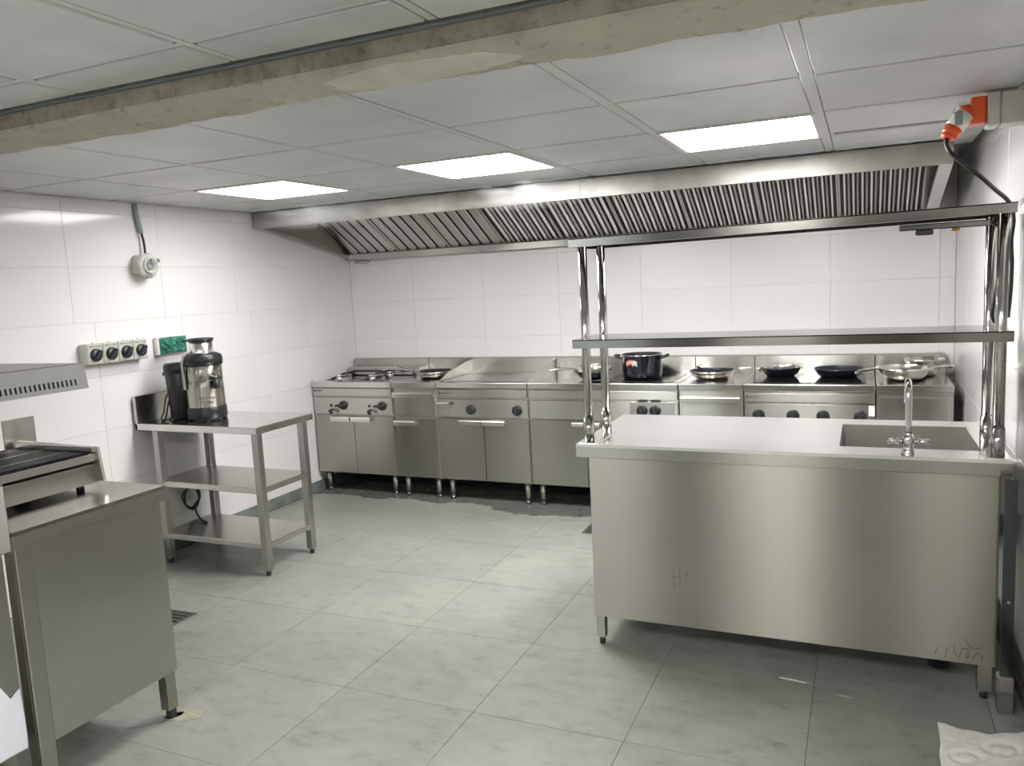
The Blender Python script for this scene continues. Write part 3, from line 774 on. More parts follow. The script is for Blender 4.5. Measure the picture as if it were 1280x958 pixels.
def wrap(th0, th1, z0, z1, r, arch, n=12):
    mb = MB(); A = []
    for k in range(n + 1):
        u = k / n; th = th0 + (th1 - th0) * u; dz = arch * math.sin(PI * u)
        A.append((mb.bm.verts.new((r * math.cos(th), r * math.sin(th), z0 + dz)), mb.bm.verts.new((r * math.cos(th), r * math.sin(th), z1 + dz))))
    for p, q in zip(A, A[1:]): mb.bm.faces.new([p[0], q[0], q[1], p[1]])
    return mb
lb = part('label', wrap(-2.17, -1.55, .088, .124, .1376, .014), REDFOIL, pt, 'curved red and pale green label', local=True)
part('label_band', wrap(-1.80, -1.545, .090, .122, .1379, .010), GREENFOIL, lb, local=True)
let = MB()
for k in range(6):
    th = -2.11 + k * .085; z = .098 + .012 * math.sin(PI * (k + .6) / 7)
    for (u, w_, z0, z1) in ((0, .014, 0, .020), (.03, .012, .014, .020), (.03, .012, 0, .006)):
        a0 = th + u * .6
        v = [let.bm.verts.new((.1382 * math.cos(q), .1382 * math.sin(q), zz)) for q, zz in ((a0, z + z0), (a0 + w_ * 1.6, z + z0), (a0 + w_ * 1.6, z + z1), (a0, z + z1))]
        let.bm.faces.new(v)
part('lettering', let, WHITEFOIL, lb, local=True)

# ================================================================== SINK COUNTER (foreground right)
IX0, IX1, IF, IB, IT = -1.115, 0.466, 3.106, 3.845, 0.889
sc = thing('sink_counter', 'long stainless steel counter with a sink and plain panel facing the viewer', 'counter', (-0.33, 3.47, 0))
sx0, sx1, sy0, sy1 = -0.088, 0.385, 3.245, 3.715
ZL = 0.833
wt = MB()
wt.box(IX0, sx0, IF, IB, IT - .012, IT).box(sx1, IX1, IF, IB, IT - .012, IT).box(sx0, sx1, IF, sy0, IT - .012, IT).box(sx0, sx1, sy1, IB, IT - .012, IT)
bmesh.ops.remove_doubles(wt.bm, verts=wt.bm.verts[:], dist=1e-5)
part('worktop', wt, ISLAND_TOP, sc)
part('front_lip', MB().box(IX0, IX1, IF, IF + .012, ZL, IT - .012), STEEL_V, sc)
part('back_lip', MB().box(IX0, IX1, IB - .012, IB, ZL, IT - .012), STEEL, sc)
for xx in (IX0, IX1 - .012): part('side_lip', MB().box(xx, xx + .012, IF + .012, IB - .012, ZL, IT - .012), STEEL_Y, sc)
bs = MB()
zb = 0.70
bs.quad((sx0, sy0, IT), (sx0, sy1, IT), (sx0 + .012, sy1 - .012, zb), (sx0 + .012, sy0 + .012, zb))
bs.quad((sx1, sy0, IT), (sx1, sy1, IT), (sx1 - .012, sy1 - .012, zb), (sx1 - .012, sy0 + .012, zb))
bs.quad((sx0, sy0, IT), (sx1, sy0, IT), (sx1 - .012, sy0 + .012, zb), (sx0 + .012, sy0 + .012, zb))
bs.quad((sx0, sy1, IT), (sx1, sy1, IT), (sx1 - .012, sy1 - .012, zb), (sx0 + .012, sy1 - .012, zb))
bs.quad((sx0 + .012, sy0 + .012, zb), (sx1 - .012, sy0 + .012, zb), (sx1 - .012, sy1 - .012, zb), (sx0 + .012, sy1 - .012, zb))
bmesh.ops.remove_doubles(bs.bm, verts=bs.bm.verts[:], dist=1e-5)
eds = [e for e in bs.bm.edges if abs(e.verts[0].co.z - e.verts[1].co.z) > .1]
bmesh.ops.bevel(bs.bm, geom=eds, offset=0.03, segments=4, affect='EDGES', profile=0.5)
bo_ = part('sink_basin', bs, STEEL_DARK, sc)
part('plughole', MB().cyl((.15, 3.48, zb - .004), (.15, 3.48, zb + .003), .04), CHROME, bo_)
part('drain_pipe', MB().cyl((.268, 3.27, 0.045), (.268, 3.27, .28), .042, None, 24).tube([(.268, 3.27, .26), (.268, 3.30, .50), (.15, 3.46, .62), (.15, 3.48, .70)], .022, 10, 4), BLACK, sc, 'black drain pipe')
fp = part('front_panel', MB().box(-1.062, 0.432, 3.118, 3.122, 0.131, 0.842), STEEL_PANEL, sc)
part('side_panel', MB().box(-1.064, -1.060, 3.122, 3.80, 0.131, 0.842), STEEL_Y, sc)
part('back_panel', MB().box(-1.06, 0.43, 3.79, 3.794, 0.131, 0.842), STEEL, sc)
for lx, ly in ((-1.040, 3.142), (-1.040, 3.77), (0.400, 3.142), (0.400, 3.77)):
    r = .019 if lx < 0 else .024
    lg = part('leg', MB().box(lx - r, lx + r, ly - r + .002, ly + r, 0.03, 0.84, .002), STEEL_V, sc)
    part('foot', MB().cyl((lx, ly, 0), (lx, ly, .034), .013), GREYDARK, lg)
part('side_post', MB().box(.436, .474, 3.052, 3.056, 0.0, 0.835).box(.470, .474, 3.056, 3.095, 0, .835), steel('post_steel', (.085, .095, .10), .14, 'Z'), sc, 'dark shiny upright under the right corner')
part('post_shoe', MB().box(.430, .480, 3.040, 3.100, 0.0, 0.13, .004), STEEL_DARK, sc)
part('screw', MB().cyl((.455, 3.052, .404), (.455, 3.046, .404), .005, None, 10), STEEL_LIGHT, sc)
# finger marks on the panel
def stroke(mb, pts, y, w=0.0035):
    for (x0, z0), (x1, z1) in zip(pts, pts[1:]):
        d = Vector((x1 - x0, z1 - z0)); d.normalize(); n = Vector((-d.y, d.x)) * w / 2
        mb.quad((x0 + n.x, y, z0 + n.y), (x0 - n.x, y, z0 - n.y), (x1 - n.x, y, z1 - n.y), (x1 + n.x, y, z1 + n.y))
ys = 3.1176
for pts in ([(-.715, .375), (-.715, .30)], [(-.69, .385), (-.69, .30)], [(-.715, .34), (-.69, .345)], [(-.668, .348), (-.662, .366), (-.655, .345)], [(.24, .15), (.245, .17), (.252, .18)], [(.275, .145), (.277, .175), (.284, .185)], [(.300, .20), (.302, .165), (.318, .145)], [(.318, .150), (.325, .185), (.345, .188), (.35, .16), (.34, .15), (.342, .175)], [(.36, .15), (.375, .178), (.39, .165), (.39, .145)], [(.335, .222), (.350, .195), (.372, .192), (.392, .197)]):
    sm = MB(); stroke(sm, pts, ys, .004)
    part('finger_mark', sm, SMUDGE, fp, 'faint greasy finger writing')

# over-shelf of the counter
osx0, osx1 = -1.113, 0.458
os_ = thing('over_shelf', 'two-tier stainless over-shelf on round posts standing on the sink counter', 'shelf', (-0.33, 3.26, IT))
def shelf(z0, z1, dz):
    mb = MB().box(osx0, osx1, IF, 3.425, z1 - .004, z1).box(osx0, osx1, IF, IF + .004, z0, z1 - .0005).box(osx0, osx1, 3.421, 3.425, z0, z1 - .0005)
    mb.box(osx0, osx0 + .004, IF + .004, 3.421, z0, z1 - .0005).box(osx1 - .004, osx1, IF + .004, 3.421, z0, z1 - .0005)
    mb.box(osx0 + .004, osx1 - .004, IF + .004, IF + .018, z0, z0 + .003).box(osx0 + .004, osx1 - .004, 3.407, 3.421, z0, z0 + .003)
    for v in mb.bm.verts: v.co.z += dz * (v.co.x - osx0) / (osx1 - osx0)
    return mb
part('lower_shelf', shelf(1.293, 1.329, .004), SHELF, os_)
part('upper_shelf', shelf(1.709, 1.744, .016), SHELF, os_)
for x, y in ((-1.072, 3.160), (-1.058, 3.365), (.424, 3.145), (.418, 3.385)):
    p = part('post', MB().cyl((x, y, IT + .003), (x, y, 1.715 + (.012 if x > 0 else 0)), .0185, None, 32), POSTM, os_)
    part('collar', MB().cyl((x, y, IT + .003), (x, y, IT + .105), .0218, None, 32), POSTM, p)
for x0, x1 in ((-1.105, -1.022), (.385, .460)):
    part('base_plate', MB().box(x0, x1, IF + .012, 3.44, IT + .0003, IT + .003), ISLAND_TOP, os_)

# tap
tx, ty = .146, 3.168
tp = thing('sink_tap', 'chrome mixer tap with tall curved spout and two side handles at the sink edge', 'tap', (tx, ty, IT))
part('base', MB().lathe([(.024, 0), (.024, .008), (.018, .016), (.017, .028), (.021, .034), (.021, .058), (.015, .066), (.013, .075)], (tx, ty, IT + .0003), 24), CHROME, tp)
sp_ = [(tx, ty, IT + .06), (tx, ty, IT + .15), (tx, ty, IT + .20)]
for k in range(9):
    a_ = PI - k * PI / 8
    sp_.append((tx, ty + .055 + .055 * math.cos(a_), IT + .205 + .052 * math.sin(a_)))
sp_.append((tx, ty + .11, IT + .165))
part('spout', MB().tube(sp_, .0115, 14, 2), CHROME, tp)
for s in (-1, 1):
    part('handle', MB().cyl((tx + s * .018, ty, IT + .044), (tx + s * .032, ty, IT + .044), .008).cyl((tx + s * .030, ty, IT + .044), (tx + s * .070, ty, IT + .044), .0115, .010).cyl((tx + s * .030, ty, IT + .044), (tx + s * .034, ty, IT + .044), .014), CHROME, tp)

# power strip under the top shelf
ps = thing('power_strip', 'grey under-shelf power strip with dark switch and small orange lamp', 'power strip', (.25, 3.2, 1.69))
part('channel', MB().box(.110, .392, 3.185, 3.225, 1.690, 1.711, .003), SHELF, ps)
part('switch', MB().box(.162, .218, 3.18, 3.22, 1.672, 1.691, .004), GREYDARK, ps)
part('pilot_lamp', MB().box(.276, .300, 3.19, 3.215, 1.680, 1.691, .003), plain('amber_plastic', (.55, .25, .04), .4), ps, 'small orange lamp')

# ================================================================== RIGHT WALL SOCKET, PLUG, CABLES
sb = thing('industrial_socket', 'pale grey industrial socket box with orange inlet high on the right wall', 'socket', (.45, 3.38, 2.1))
part('box', MB().box(.432, XR, 3.33, 3.43, 2.045, 2.157, .004), GREYBOX, sb)
part('lid', MB().box(.392, .430, 3.328, 3.432, 2.043, 2.159, .005), GREYBOX, sb)
part('orange_housing', MB().box(.340, .392, 3.345, 3.415, 2.058, 2.152, .008, 2).cyl((.345, 3.38, 2.105), (.322, 3.38, 2.095), .036, .032), ORANGE, sb, 'orange socket housing')
part('flap', MB().box(.300, .345, 3.35, 3.41, 2.128, 2.136, .002).tube([(.292, 3.36, 2.122), (.287, 3.36, 2.108), (.296, 3.36, 2.10)], .003, 6, 3), WHITEPL, sb)
pg = thing('plug', 'white and orange plug hanging from the industrial socket', 'plug', (.285, 3.33, 2.05))
part('shell', MB().cyl((.322, 3.345, 2.092), (.286, 3.33, 2.045), .030, .034), WHITEPL, pg)
part('grip', MB().cyl((.286, 3.33, 2.045), (.268, 3.32, 2.020), .033, .026).cyl((.268, 3.32, 2.020), (.263, 3.315, 2.010), .026, .012), ORANGE, pg, 'orange rear grip')
part('latch', MB().box(.286, .312, 3.296, 3.302, 2.052, 2.100, .002), GREYPVC, pg)
solo('power_cable', MB().tube([(.263, 3.315, 2.012), (.262, 3.29, 1.985), (.272, 3.26, 1.955), (.305, 3.26, 1.92), (.366, 3.28, 1.868), (.430, 3.38, 1.82), (.478, 3.44, 1.78), (.494, 3.44, 1.72), (.486, 3.42, 1.64), (.490, 3.42, 1.55), (.488, 3.42, 1.45), (.480, 3.41, 1.36)], .0075, 8, 5), RUBBER, 'thick black cable running from the orange plug down behind the shelf post', 'cable')
solo('lamp_cable', MB().tube([(.375, 3.22, 1.700), (.398, 3.25, 1.703), (.420, 3.27, 1.692), (.448, 3.28, 1.668), (.452, 3.28, 1.60), (.440, 3.275, 1.563), (.430, 3.275, 1.502), (.418, 3.275, 1.42), (.414, 3.275, 1.375), (.424, 3.275, 1.352), (.440, 3.275, 1.362)], .006, 8, 5), RUBBER, 'thin black cable hooked between the right-hand shelf posts', 'cable')

# ================================================================== THREE-TIER TABLE
TX0, TX1, TY0, TY1, TZ = -3.985, -3.060, 3.340, 3.835, 0.857
tt = thing('prep_table', 'three-tier stainless steel table standing end-on to the left wall', 'table', (-3.5, 3.59, 0))
part('tabletop', MB().box(TX0, TX1, TY0, TY1, TZ - .040, TZ, .003, 2), STEEL_TOP, tt)
part('upstand', MB().box(TX0, TX0 + .022, TY0, TY1, TZ - .04, TZ + .165, .003), STEEL, tt)
for z0, z1, n in ((.476, .510, 'middle_shelf'), (.155, .188, 'bottom_shelf')):
    part(n, MB().box(TX0 + .10, TX1 - .008, TY0 + .012, TY1 - .06, z0, z1, .003), STEEL, tt)
for lx in (TX0 + .145, TX1 - .028):
    for ly in (TY0 + .030, TY1 - .075):
        lg = part('leg', MB().box(lx - .022, lx + .022, ly - .022, ly + .022, .03, TZ - .04, .003), STEEL_DARK, tt)
        part('foot', MB().cyl((lx, ly, 0), (lx, ly, .032), .014), GREYDARK, lg)

# juicer
JX, JY = -3.625, 3.560
jc = thing('juicer', 'steel and black juice extractor standing on the three-tier table', 'juicer', (JX, JY, TZ))
part('motor_base', MB().lathe([(0, .010), (.130, .010), (.138, .018), (.136, .075), (.131, .082)], (JX, JY, TZ), 40), BLACK, jc)
for dx, dy in ((-.08, -.08), (.08, -.08), (-.08, .08), (.08, .08)):
    part('foot', MB().cyl((JX + dx, JY + dy, TZ), (JX + dx, JY + dy, TZ + .014), .018), RUBBER, jc)
part('housing', MB().lathe([(.131, .080), (.129, .20), (.127, .235), (.125, .236)], (JX, JY, TZ), 48), STEEL_V, jc)
part('bowl', MB().lathe([(.1245, .236), (.1275, .238), (.1275, .325), (.122, .328)], (JX, JY, TZ), 48), STEEL_V, jc)
part('lid', MB().lathe([(.124, .325), (.136, .330), (.138, .365), (.132, .385), (.105, .398), (.086, .402), (0, .402)], (JX, JY, TZ), 48), BLACK, jc)
part('feed_chute', MB().lathe([(.080, .398), (.078, .470), (.074, .470)], (JX, JY, TZ), 40), STEEL_LIGHT, jc)
part('hopper', MB().lathe([(0, .466), (.080, .466), (.086, .470), (.090, .484), (.082, .488), (.074, .482), (0, .480)], (JX, JY, TZ), 40).box(JX - .155, JX - .05, JY - .03, JY + .03, TZ + .468, TZ + .480, .004), BLACK, jc)
spd = Vector((.95, -.30, 0)).normalized()
def JP(r, z, off=0): 
    n = Vector((-spd.y, spd.x, 0)); p = Vector((JX, JY, TZ + z)) + spd * r + n * off; return tuple(p)
part('spout', MB().cyl(JP(.115, .262), JP(.175, .235), .024, .018).cyl(JP(.165, .245), JP(.178, .195), .020, .026), BLACK, jc)
part('spout_lever', MB().tube([JP(.12, .275, -.03), JP(.16, .268, -.015), JP(.185, .26, 0.0)], .007, 8, 3), CHROME, jc)
al = Vector((-.42, -.91, 0)).normalized()
def AP(r, z, off=0):
    n = Vector((-al.y, al.x, 0)); p = Vector((JX, JY, TZ + z)) + al * r + n * off; return p
am = MB(); prof_ = [(.138, .19), (.146, .19), (.150, .35), (.120, .408), (.085, .412), (.085, .404), (.116, .398), (.142, .345)]
va = [am.bm.verts.new(AP(r, z, -.017)) for r, z in prof_]; vb = [am.bm.verts.new(AP(r, z, .017)) for r, z in prof_]
for k in range(len(prof_)):
    k2 = (k + 1) % len(prof_); am.bm.faces.new([va[k], vb[k], vb[k2], va[k2]])
am.bm.faces.new(va); am.bm.faces.new(list(reversed(vb)))
part('clamp_arm', am, plain('arm_grey', (.36, .35, .33), .4), jc, 'grey locking arm')
PX, PY = JX - .215, JY - .02
pc = part('pulp_container', MB().lathe([(0, .004), (.072, .004), (.080, .012), (.098, .285), (.096, .288)], (PX, PY, TZ), 36), BLACK, jc)
part('container_lid', MB().lathe([(.101, .284), (.104, .290), (.103, .325), (.095, .342), (0, .345)], (PX, PY, TZ), 36).box(PX, JX - .06, PY - .075, PY + .08, TZ + .30, TZ + .34, .01), BLACK, pc)
part('catch', MB().box(PX - .115, PX - .095, PY - .05, PY + .01, TZ + .268, TZ + .288, .004), BLACK, pc)
def text_on_cyl(txt, size, r, th, z, m, parent, nm):
    cu = bpy.data.curves.new(nm, 'FONT'); cu.body = txt; cu.size = size; cu.align_x = 'CENTER'
    ob = bpy.data.objects.new('tmp_text', cu); COL.objects.link(ob)
    dg = bpy.context.evaluated_depsgraph_get(); me = bpy.data.meshes.new_from_object(ob.evaluated_get(dg))
    bpy.data.objects.remove(ob); bpy.data.curves.remove(cu)
    for v in me.vertices:
        a_ = th + v.co.x / r; zz = v.co.y
        v.co = Vector((JX + r * math.cos(a_), JY + r * math.sin(a_), TZ + z + zz)) - base_of(parent)
    me.materials.clear(); me.materials.append(m)
    o = bpy.data.objects.new(nm, me); COL.objects.link(o); o.parent = parent
    return o
text_on_cyl('robot coupe', .022, .1318, -.72, .132, REDINK, jc, 'lettering')
text_on_cyl('J 80 Ultra', .022, .1322, -.74, .105, INK, jc, 'lettering')
part('cord', MB().tube([(-3.88, 3.60, TZ + .06), (-3.93, 3.56, TZ + .16), (-3.945, 3.50, TZ + .14), (-3.94, 3.46, TZ + .05), (-3.93, 3.42, TZ + .012), (-3.90, 3.43, TZ + .010), (-3.93, 3.50, TZ + .10), (-3.925, 3.53, TZ + .15), (-3.91, 3.52, TZ + .07), (-3.89, 3.47, TZ + .009), (-3.86, 3.43, TZ + .009), (-3.90, 3.405, TZ + .009), (-3.93, 3.43, TZ + .012)], .0055, 8, 5), RUBBER, jc)
jc.scale = (.84, .84, 1.0)
# spare cable under the table
pts = [(-3.975, 3.70, .45)]
for k in range(26):
    a_ = k * PI / 5; pts.append((-3.965 + .004 * (k % 4), 3.685 + (.062 + .008 * math.sin(k)) * math.sin(a_), .315 + (.074 + .008 * math.cos(k * 1.7)) * math.cos(a_)))
pts += [(-3.955, 3.70, .25), (-3.90, 3.66, .215), (-3.80, 3.60, .197), (-3.74, 3.58, .195)]
solo('coiled_cable', MB().tube(pts, .006, 8, 4), RUBBER, 'coiled black cable hanging on the wall under the three-tier table', 'cable')

# ================================================================== LEFT WALL FITTINGS
XS = XL + 0.001
iso_y = [3.036, 3.138, 3.240, 3.342]
iso_l = ['grey rotary isolator switch with black dial, farthest left of the row of four',
         'grey rotary isolator switch with black dial, second from left in the row of four',
         'grey rotary isolator switch with black dial, third from left in the row of four',
         'grey rotary isolator switch with black dial, farthest right of the row, nearest the green-wrapped box']
iso = None
for k, (y, l) in enumerate(zip(iso_y, iso_l)):
    if iso is None:
        iso = thing('isolator_switch', l, 'switch', (XS, y, 1.30), 'row of isolator switches')
        part('box', MB().box(0, .040, .003, .097, -.058, .056, .004), GREYBOX, iso, local=True)
        part('cover', MB().box(.040, .070, .001, .100, -.060, .058, .005), GREYBOX, iso, local=True)
        d = part('dial', MB().lathe([(.036, 0), (.036, .008), (.031, .014), (0, .014)], (.070, .0525, -.006), 28, True, (1, 0, 0)), BLACK, iso, local=True)
        part('dial_grip', MB().box(-.004, .020, -.010, .010, -.032, .032, .004).xf(Matrix.Translation((.083, .0525, -.006)) @ Matrix.Rotation(-.7, 4, 'X')), GREYDARK, d, local=True)
        part('marking', MB().box(.0695, .0706, .016, .030, .040, .045).box(.0695, .0706, .035, .041, .041, .044).box(.0695, .0706, .048, .054, .041, .044).box(.0695, .0706, .060, .066, .041, .044).box(.0695, .0706, .074, .086, .040, .045), INK, iso, local=True)
        part('screw', MB().cyl((.03, .07, .056), (.03, .07, .064), .005, None, 8), GREYBOX, iso, local=True)
    else: copy_thing(iso, (XS, y, 1.30), l)
gb = thing('wrapped_box', 'wall socket box covered in crinkled green plastic film', 'box', (XS, 3.68, 1.30))
part('box', MB().box(XS, XS + .035, 3.545, 3.775, 1.243, 1.355, .006), WHITEPL, gb)
gm = MB(); rnd = random.Random(9); NX, NZ = 26, 16; g_ = []
for i in range(NX + 1):
    row = []
    for j in range(NZ + 1):
        u, v = i / NX, j / NZ
        e = min(u, 1 - u, v, 1 - v)
        d_ = .010 * math.sin(26 * u + 9 * v) * math.sin(7 * v + 3 * u) + .006 * math.sin(40 * v - 22 * u) + rnd.uniform(-.002, .002)
        row.append(gm.bm.verts.new((XS + .036 + min(1, e * 9) * (.022 + d_), 3.562 + .213 * u, 1.248 + .104 * v)))
    g_.append(row)
for i in range(NX):
    for j in range(NZ): f = gm.bm.faces.new([g_[i][j], g_[i + 1][j], g_[i + 1][j + 1], g_[i][j + 1]]); f.smooth = True
part('film', gm, GREEN, gb, 'crinkled green plastic film')
# tilted socket outlet with conduit
so = thing('wall_socket', 'grey round industrial socket box fixed askew high on the left wall', 'socket', (XS, 3.505, 1.79))
rot = Matrix.Rotation(-.16, 4, 'X')
def W(mb): return mb.xf(Matrix.Translation((XS, 3.505, 1.79)) @ rot)
part('back_box', W(MB().box(0.003, .060, -.055, .055, -.055, .055, .005)), GREYBOX, so)
part('face', W(MB().lathe([(.0, .062), (.078, .062), (.078, .078), (.070, .088), (.052, .090)], (0, 0, 0), 8, False, (1, 0, 0)).lathe([(.052, .090), (.050, .104), (.040, .106), (.038, .088), (0, .086)], (0, 0, 0), 32, True, (1, 0, 0))), GREYBOX, so)
part('pin_insert', W(MB().lathe([(.025, .086), (.025, .099), (.018, .100), (.016, .092), (0, .092)], (0, 0, 0), 20, True, (1, 0, 0)).box(.095, .106, -.004, .004, .022, .034)), GREYPVC, so)
part('latch', W(MB().box(.088, .098, -.022, .018, -.074, -.056, .003).box(.080, .095, .05, .072, .03, .052, .003)), GREYPVC, so)
solo('conduit', MB().tube([(XS + .015, 3.505, 2.160), (XS + .018, 3.510, 2.09), (XS + .024, 3.525, 1.985)], .014, 12, 4), GREYPVC, 'short grey conduit coming out of the ceiling above the round socket', 'conduit')
solo('socket_cable', MB().tube([(XS + .024, 3.525, 1.99), (XS + .030, 3.532, 1.93), (XS + .034, 3.530, 1.852)], .007, 8, 4), RUBBER, 'short black cable from the grey conduit down to the round socket', 'cable')

# ================================================================== SALAMANDER, LEFT COUNTER, CHARGRILL
sl = thing('salamander_grill', 'grey wall-mounted salamander grill with a row of vent slots', 'grill', (-3.7, 2.15, 1.18))
SX, SY0, SY1 = -3.40, 1.55, 2.600
part('shell', MB().prism([(XL, 1.302), (SX - .01, 1.302), (SX - .016, 1.296), (SX - .016, 1.20), (SX - .03, 1.19), (XL, 1.19)], 'y', SY0, SY1 - .002), GREYPAINT, sl)
fv = MB(); ys0, ys1, n = 1.62, 2.555, 42
z0_, z1_ = 1.203, 1.232
fv.box(0, .004, SY0, SY1, 1.232, 1.300).box(0, .004, SY0, SY1, 1.182, 1.203).box(0, .004, SY0, ys0, z0_, z1_).box(0, .004, ys1, SY1, z0_, z1_)
pit = (ys1 - ys0) / n
for k in range(n): fv.box(0, .004, ys0 + k * pit + pit * .45, ys0 + (k + 1) * pit, z0_, z1_)
for v in fv.bm.verts: v.co.x += SX - .004 + (1.302 - v.co.z) * .16
part('vented_front', fv, GREYPAINT, sl)
part('slot_liner', MB().box(SX - .012, SX - .009, ys0, ys1, 1.195, 1.24), DARKVOID, sl)
part('wall_bracket', MB().box(XL + .001, XL + .15, 1.75, 1.78, 1.10, 1.19).box(XL + .001, XL + .15, 2.35, 2.38, 1.10, 1.19), GREYPAINT, sl) if False else None

KX, KY0, KY1, KZ = -2.370, 1.500, 2.085, 0.897
kc = thing('work_cabinet', 'stainless work cabinet at the left edge under the chargrill', 'cabinet', (-2.7, 1.78, 0))
part('worktop', MB().box(-3.05, KX, KY0, KY1, KZ - .012, KZ), steel('worn_worktop_steel', col=(.47, .455, .42), rough=.20), kc)
part('lip', MB().box(KX - .012, KX, KY0, KY1, .842, KZ - .012).box(-3.05, KX - .012, KY1 - .012, KY1, .842, KZ - .012), STEEL_DARK, kc)
part('front_panel', MB().box(KX - .016, KX - .012, KY0 + .065, KY1 - .020, .185, .875), steel('cabinet_panel_steel', (.50, .49, .45), .30, 'X', var=.05), kc)
part('side_panel', MB().box(-3.02, KX - .016, KY1 - .024, KY1 - .020, .185, .875), STEEL, kc)
part('front_stile', MB().box(KX - .022, KX - .006, KY0 + .010, KY0 + .062, .10, .875, .003), STEEL_DARK, kc)
for lx, ly in ((KX - .045, KY1 - .045), (KX - .045, KY0 + .035), (-3.0, KY1 - .045), (-3.0, KY0 + .035)):
    lg = part('leg', MB().box(lx - .022, lx + .022, ly - .022, ly + .022, .035, .86, .002), STEEL_V, kc)
    part('foot', MB().box(lx - .008, lx + .020, ly - .012, ly + .012, 0, .036), GREYDARK, lg)
part('upstand', MB().box(-3.056, -3.050, 1.955, 2.085, KZ - .02, 1.144), STEEL_DARK, kc, 'short upright plate at the back')
cg = thing('chargrill', 'countertop chargrill with black ribbed grate on the left work cabinet', 'grill', (-2.82, 1.76, KZ))
GX0, GX1, GY0, GY1 = -3.04, -2.600, 1.52, 2.005
part('drip_tray', MB().box(GX0, GX1 - .012, GY0, GY1 - .012, KZ + .022, .990).box(GX1 - .012, GX1 - .008, GY0, GY1, KZ + .022, .986), steel('chargrill_steel', col=(.25, .245, .225), rough=.32, axis='Y'), cg)
part('side_plate', MB().prism([(GX0, KZ + .015), (GX1 + .028, KZ + .03), (GX1 + .018, .998), (GX1 + .012, 1.052), (GX0, 1.060)], 'y', GY1 - .012, GY1), STEEL_DARK, cg)
part('front_rim', MB().box(GX1 - .004, GX1 + .004, GY0, GY1 - .012, 1.002, 1.030, .002), STEEL_LIGHT, cg)
part('back_rim', MB().box(GX0, GX1 + .01, GY1 - .030, GY1 - .012, 1.036, 1.056, .002), STEEL_LIGHT, cg)
gt = MB(); nb = 40
for k in range(nb):
    y = GY0 + .006 + k * (GY1 - .045 - GY0) / nb
    gt.box(GX0 + .01, GX1 - .006, y, y + .006, 1.010, 1.036)
    gt.box(GX1 - .010, GX1 + .001, y + .001, y + .005, 1.028, 1.040)
gr = part('grate', gt, CAST, cg); gr['kind'] = 'stuff'
rods = MB()
for xx in (-2.72, -2.86, -2.98):
    rods.tube([(xx, GY0, 1.0335), (xx, GY1 - .03, 1.0335)], .003, 6, 1)
part('cross_rod', rods, STEEL_DARK, gr)
for fx, fy in ((-2.645, 1.95), (-2.645, 1.58), (-2.99, 1.95), (-2.99, 1.58)):
    part('foot', MB().cyl((fx, fy, KZ), (fx, fy, KZ + .024), .014), RUBBER, cg)

nu = thing('side_unit', 'stainless appliance cut off at the left edge, peeling white film on its side', 'appliance', (-2.7, 1.2, 0))
part('body', MB().box(-3.05, -2.40, 0.95, 1.485, .20, .84), STEEL_DARK, nu)
part('top', MB().box(-3.05, -2.365, 0.95, 1.497, .842, 1.052, .004), STEEL, nu)
for lx, ly in ((-2.44, 1.44), (-2.44, 1.0), (-3.0, 1.44), (-3.0, 1.0)): part('leg', MB().box(lx - .02, lx + .02, ly - .02, ly + .02, 0, .20), STEEL_V, nu)
fm = MB(); n = 14; rows_ = []
for k in range(n + 1):
    y = 1.02 + (1.484 - 1.02) * k / n
    ztop = .40 + .06 * math.sin(k * 1.3) + (.04 if k > 11 else 0)
    rows_.append([fm.bm.verts.new((-2.396 + .004 * math.sin(k * .9 + j), y, .205 + (ztop - .205) * j / 4)) for j in range(5)])
for A, B in zip(rows_, rows_[1:]):
    for j in range(4): f = fm.bm.faces.new([A[j], B[j], B[j + 1], A[j + 1]]); f.smooth = True
part('protective_film', fm, BARFILM, nu, 'peeling white protective film')

# ================================================================== FLOOR THINGS
def drain(x0, x1, y0, y1, label):
    t = thing('floor_drain', label, 'drain', ((x0 + x1) / 2, (y0 + y1) / 2, 0))
    f = .016
    part('frame', MB().box(x0, x1, y0, y0 + f, 0.0002, .004).box(x0, x1, y1 - f, y1, 0.0002, .004).box(x0, x0 + f, y0 + f, y1 - f, 0.0002, .004).box(x1 - f, x1, y0 + f, y1 - f, 0.0002, .004), STEEL_DARK, t)
    part('sump', MB().box(x0 + f, x1 - f, y0 + f, y1 - f, 0.0002, .0008), DARKVOID, t)
    n = 5; w = (y1 - y0 - 2 * f) / n
    for k in range(n):
        yy = y0 + f + (k + .5) * w
        part('slat', MB().box(x0 + f, x1 - f, yy - w * .22, yy + w * .22, .001, .0035), STEEL_DARK, t)
drain(-3.33, -3.075, 2.63, 2.82, 'square slatted floor drain beside the left work cabinet')
drain(-1.615, -1.36, 4.54, 4.74, 'square floor drain peeping out behind the left end of the sink counter')
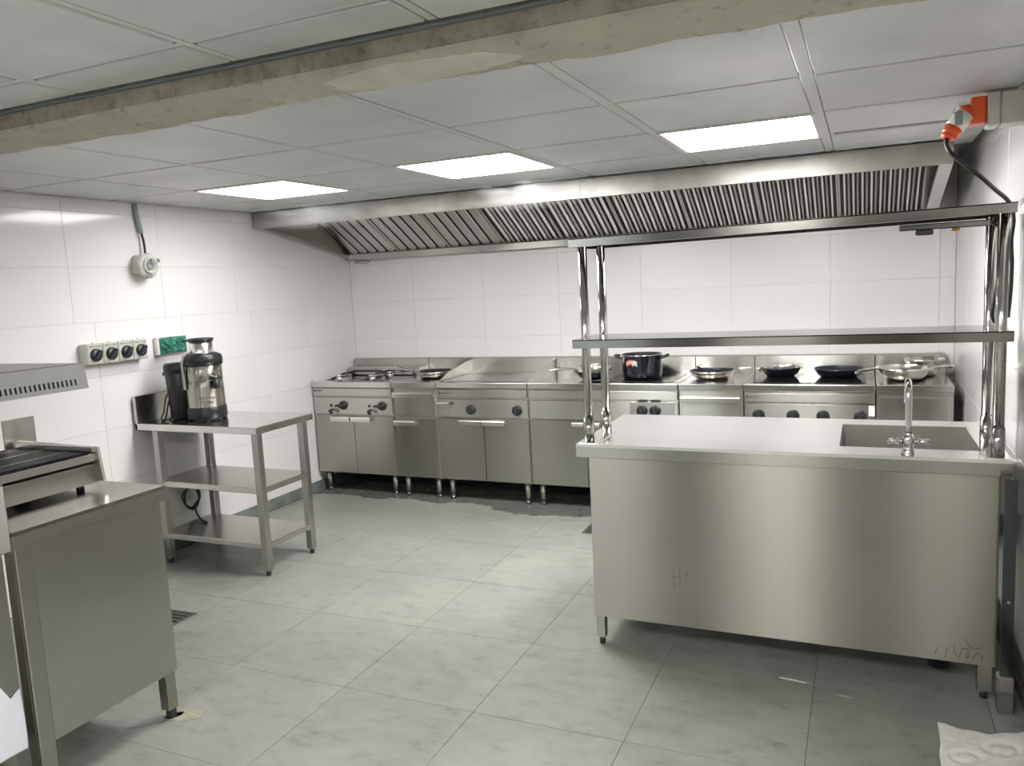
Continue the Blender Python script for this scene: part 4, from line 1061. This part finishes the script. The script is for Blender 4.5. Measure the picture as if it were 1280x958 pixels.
# towel / cloth on the floor, lower right
cl = MB(); NX, NY = 40, 40; g_ = []
def oval(x, y, cx, cy, a, b, th):
    c, s = math.cos(th), math.sin(th); u = ((x - cx) * c + (y - cy) * s) / a; v = (-(x - cx) * s + (y - cy) * c) / b
    return math.exp(-((math.hypot(u, v) - 1) / .16) ** 2)
rnd = random.Random(2)
for i in range(NX + 1):
    row = []
    for j in range(NY + 1):
        u, v = i / NX, j / NY
        x = .232 + u * .27 + .008 * math.sin(9 * v) ; y = 2.40 + v * (.505 + .05 * max(0, u - .55) - .025 * math.sin(PI * u)) + .004 * math.sin(20 * u)
        z = .014 + .004 * math.sin(11 * x + 7 * y) - .012 * max(oval(x, y, .30, 2.70, .045, .028, .5), oval(x, y, .41, 2.79, .05, .03, .3), oval(x, y, .38, 2.60, .05, .03, 1.0)) + rnd.uniform(-.0006, .0006)
        if i in (0,) or j == NY: z -= .006
        row.append(cl.bm.verts.new((x, y, max(z, .002))))
    g_.append(row)
for i in range(NX):
    for j in range(NY): f = cl.bm.faces.new([g_[i][j], g_[i + 1][j], g_[i + 1][j + 1], g_[i][j + 1]]); f.smooth = True
lo_ = [[cl.bm.verts.new((q.co.x, q.co.y, .0004)) for q in (g_[i][0], g_[i][NY])] for i in range(NX + 1)]
for i in range(NX):
    cl.bm.faces.new([g_[i][NY], g_[i + 1][NY], lo_[i + 1][1], lo_[i][1]]); cl.bm.faces.new([g_[i][0], lo_[i][0], lo_[i + 1][0], g_[i + 1][0]])
for a_ in (0, NX):
    cl.bm.faces.new([g_[a_][j] for j in range(NY + 1)] + [lo_[a_][1], lo_[a_][0]])
solo('floor_cloth', cl, CLOTH, 'white embossed cloth lying on the floor at the lower right corner', 'cloth')
# dried splash by the cabinet leg, and paper scraps
def blot(name, m, cx, cy, a, b, label, seed, n=22, th=0.0, z=.0012):
    rnd = random.Random(seed); mb = MB(); P = []
    for k in range(n):
        q = 2 * PI * k / n; r = 1 + rnd.uniform(-.22, .22); x, y = a * r * math.cos(q), b * r * math.sin(q)
        P.append((cx + x * math.cos(th) - y * math.sin(th), cy + x * math.sin(th) + y * math.cos(th)))
    mb.prism(P, 'z', .0002, z)
    return solo(name, mb, m, label, 'stain')
blot('dried_splash', STAIN, -2.37, 2.075, .075, .05, 'yellowish dried splash at the foot of the left work cabinet', 3, th=.5)
blot('dried_splash', plain('grey_adhesive', (.20, .20, .19), .5), -2.45, 2.00, .09, .03, 'grey dried smear under the front edge of the left work cabinet', 6, th=.9)
blot('paint_scuff', WHITEFOIL, -.245, 3.055, .055, .008, 'white paint scuff on the floor before the counter panel', 8, th=-.1, z=.0008)
blot('paint_scuff', plain('grey_paint', (.45, .45, .43), .5), -.06, 2.99, .03, .006, 'short pale grey scuff on the floor right of the white one', 4, th=-.1, z=.0008)
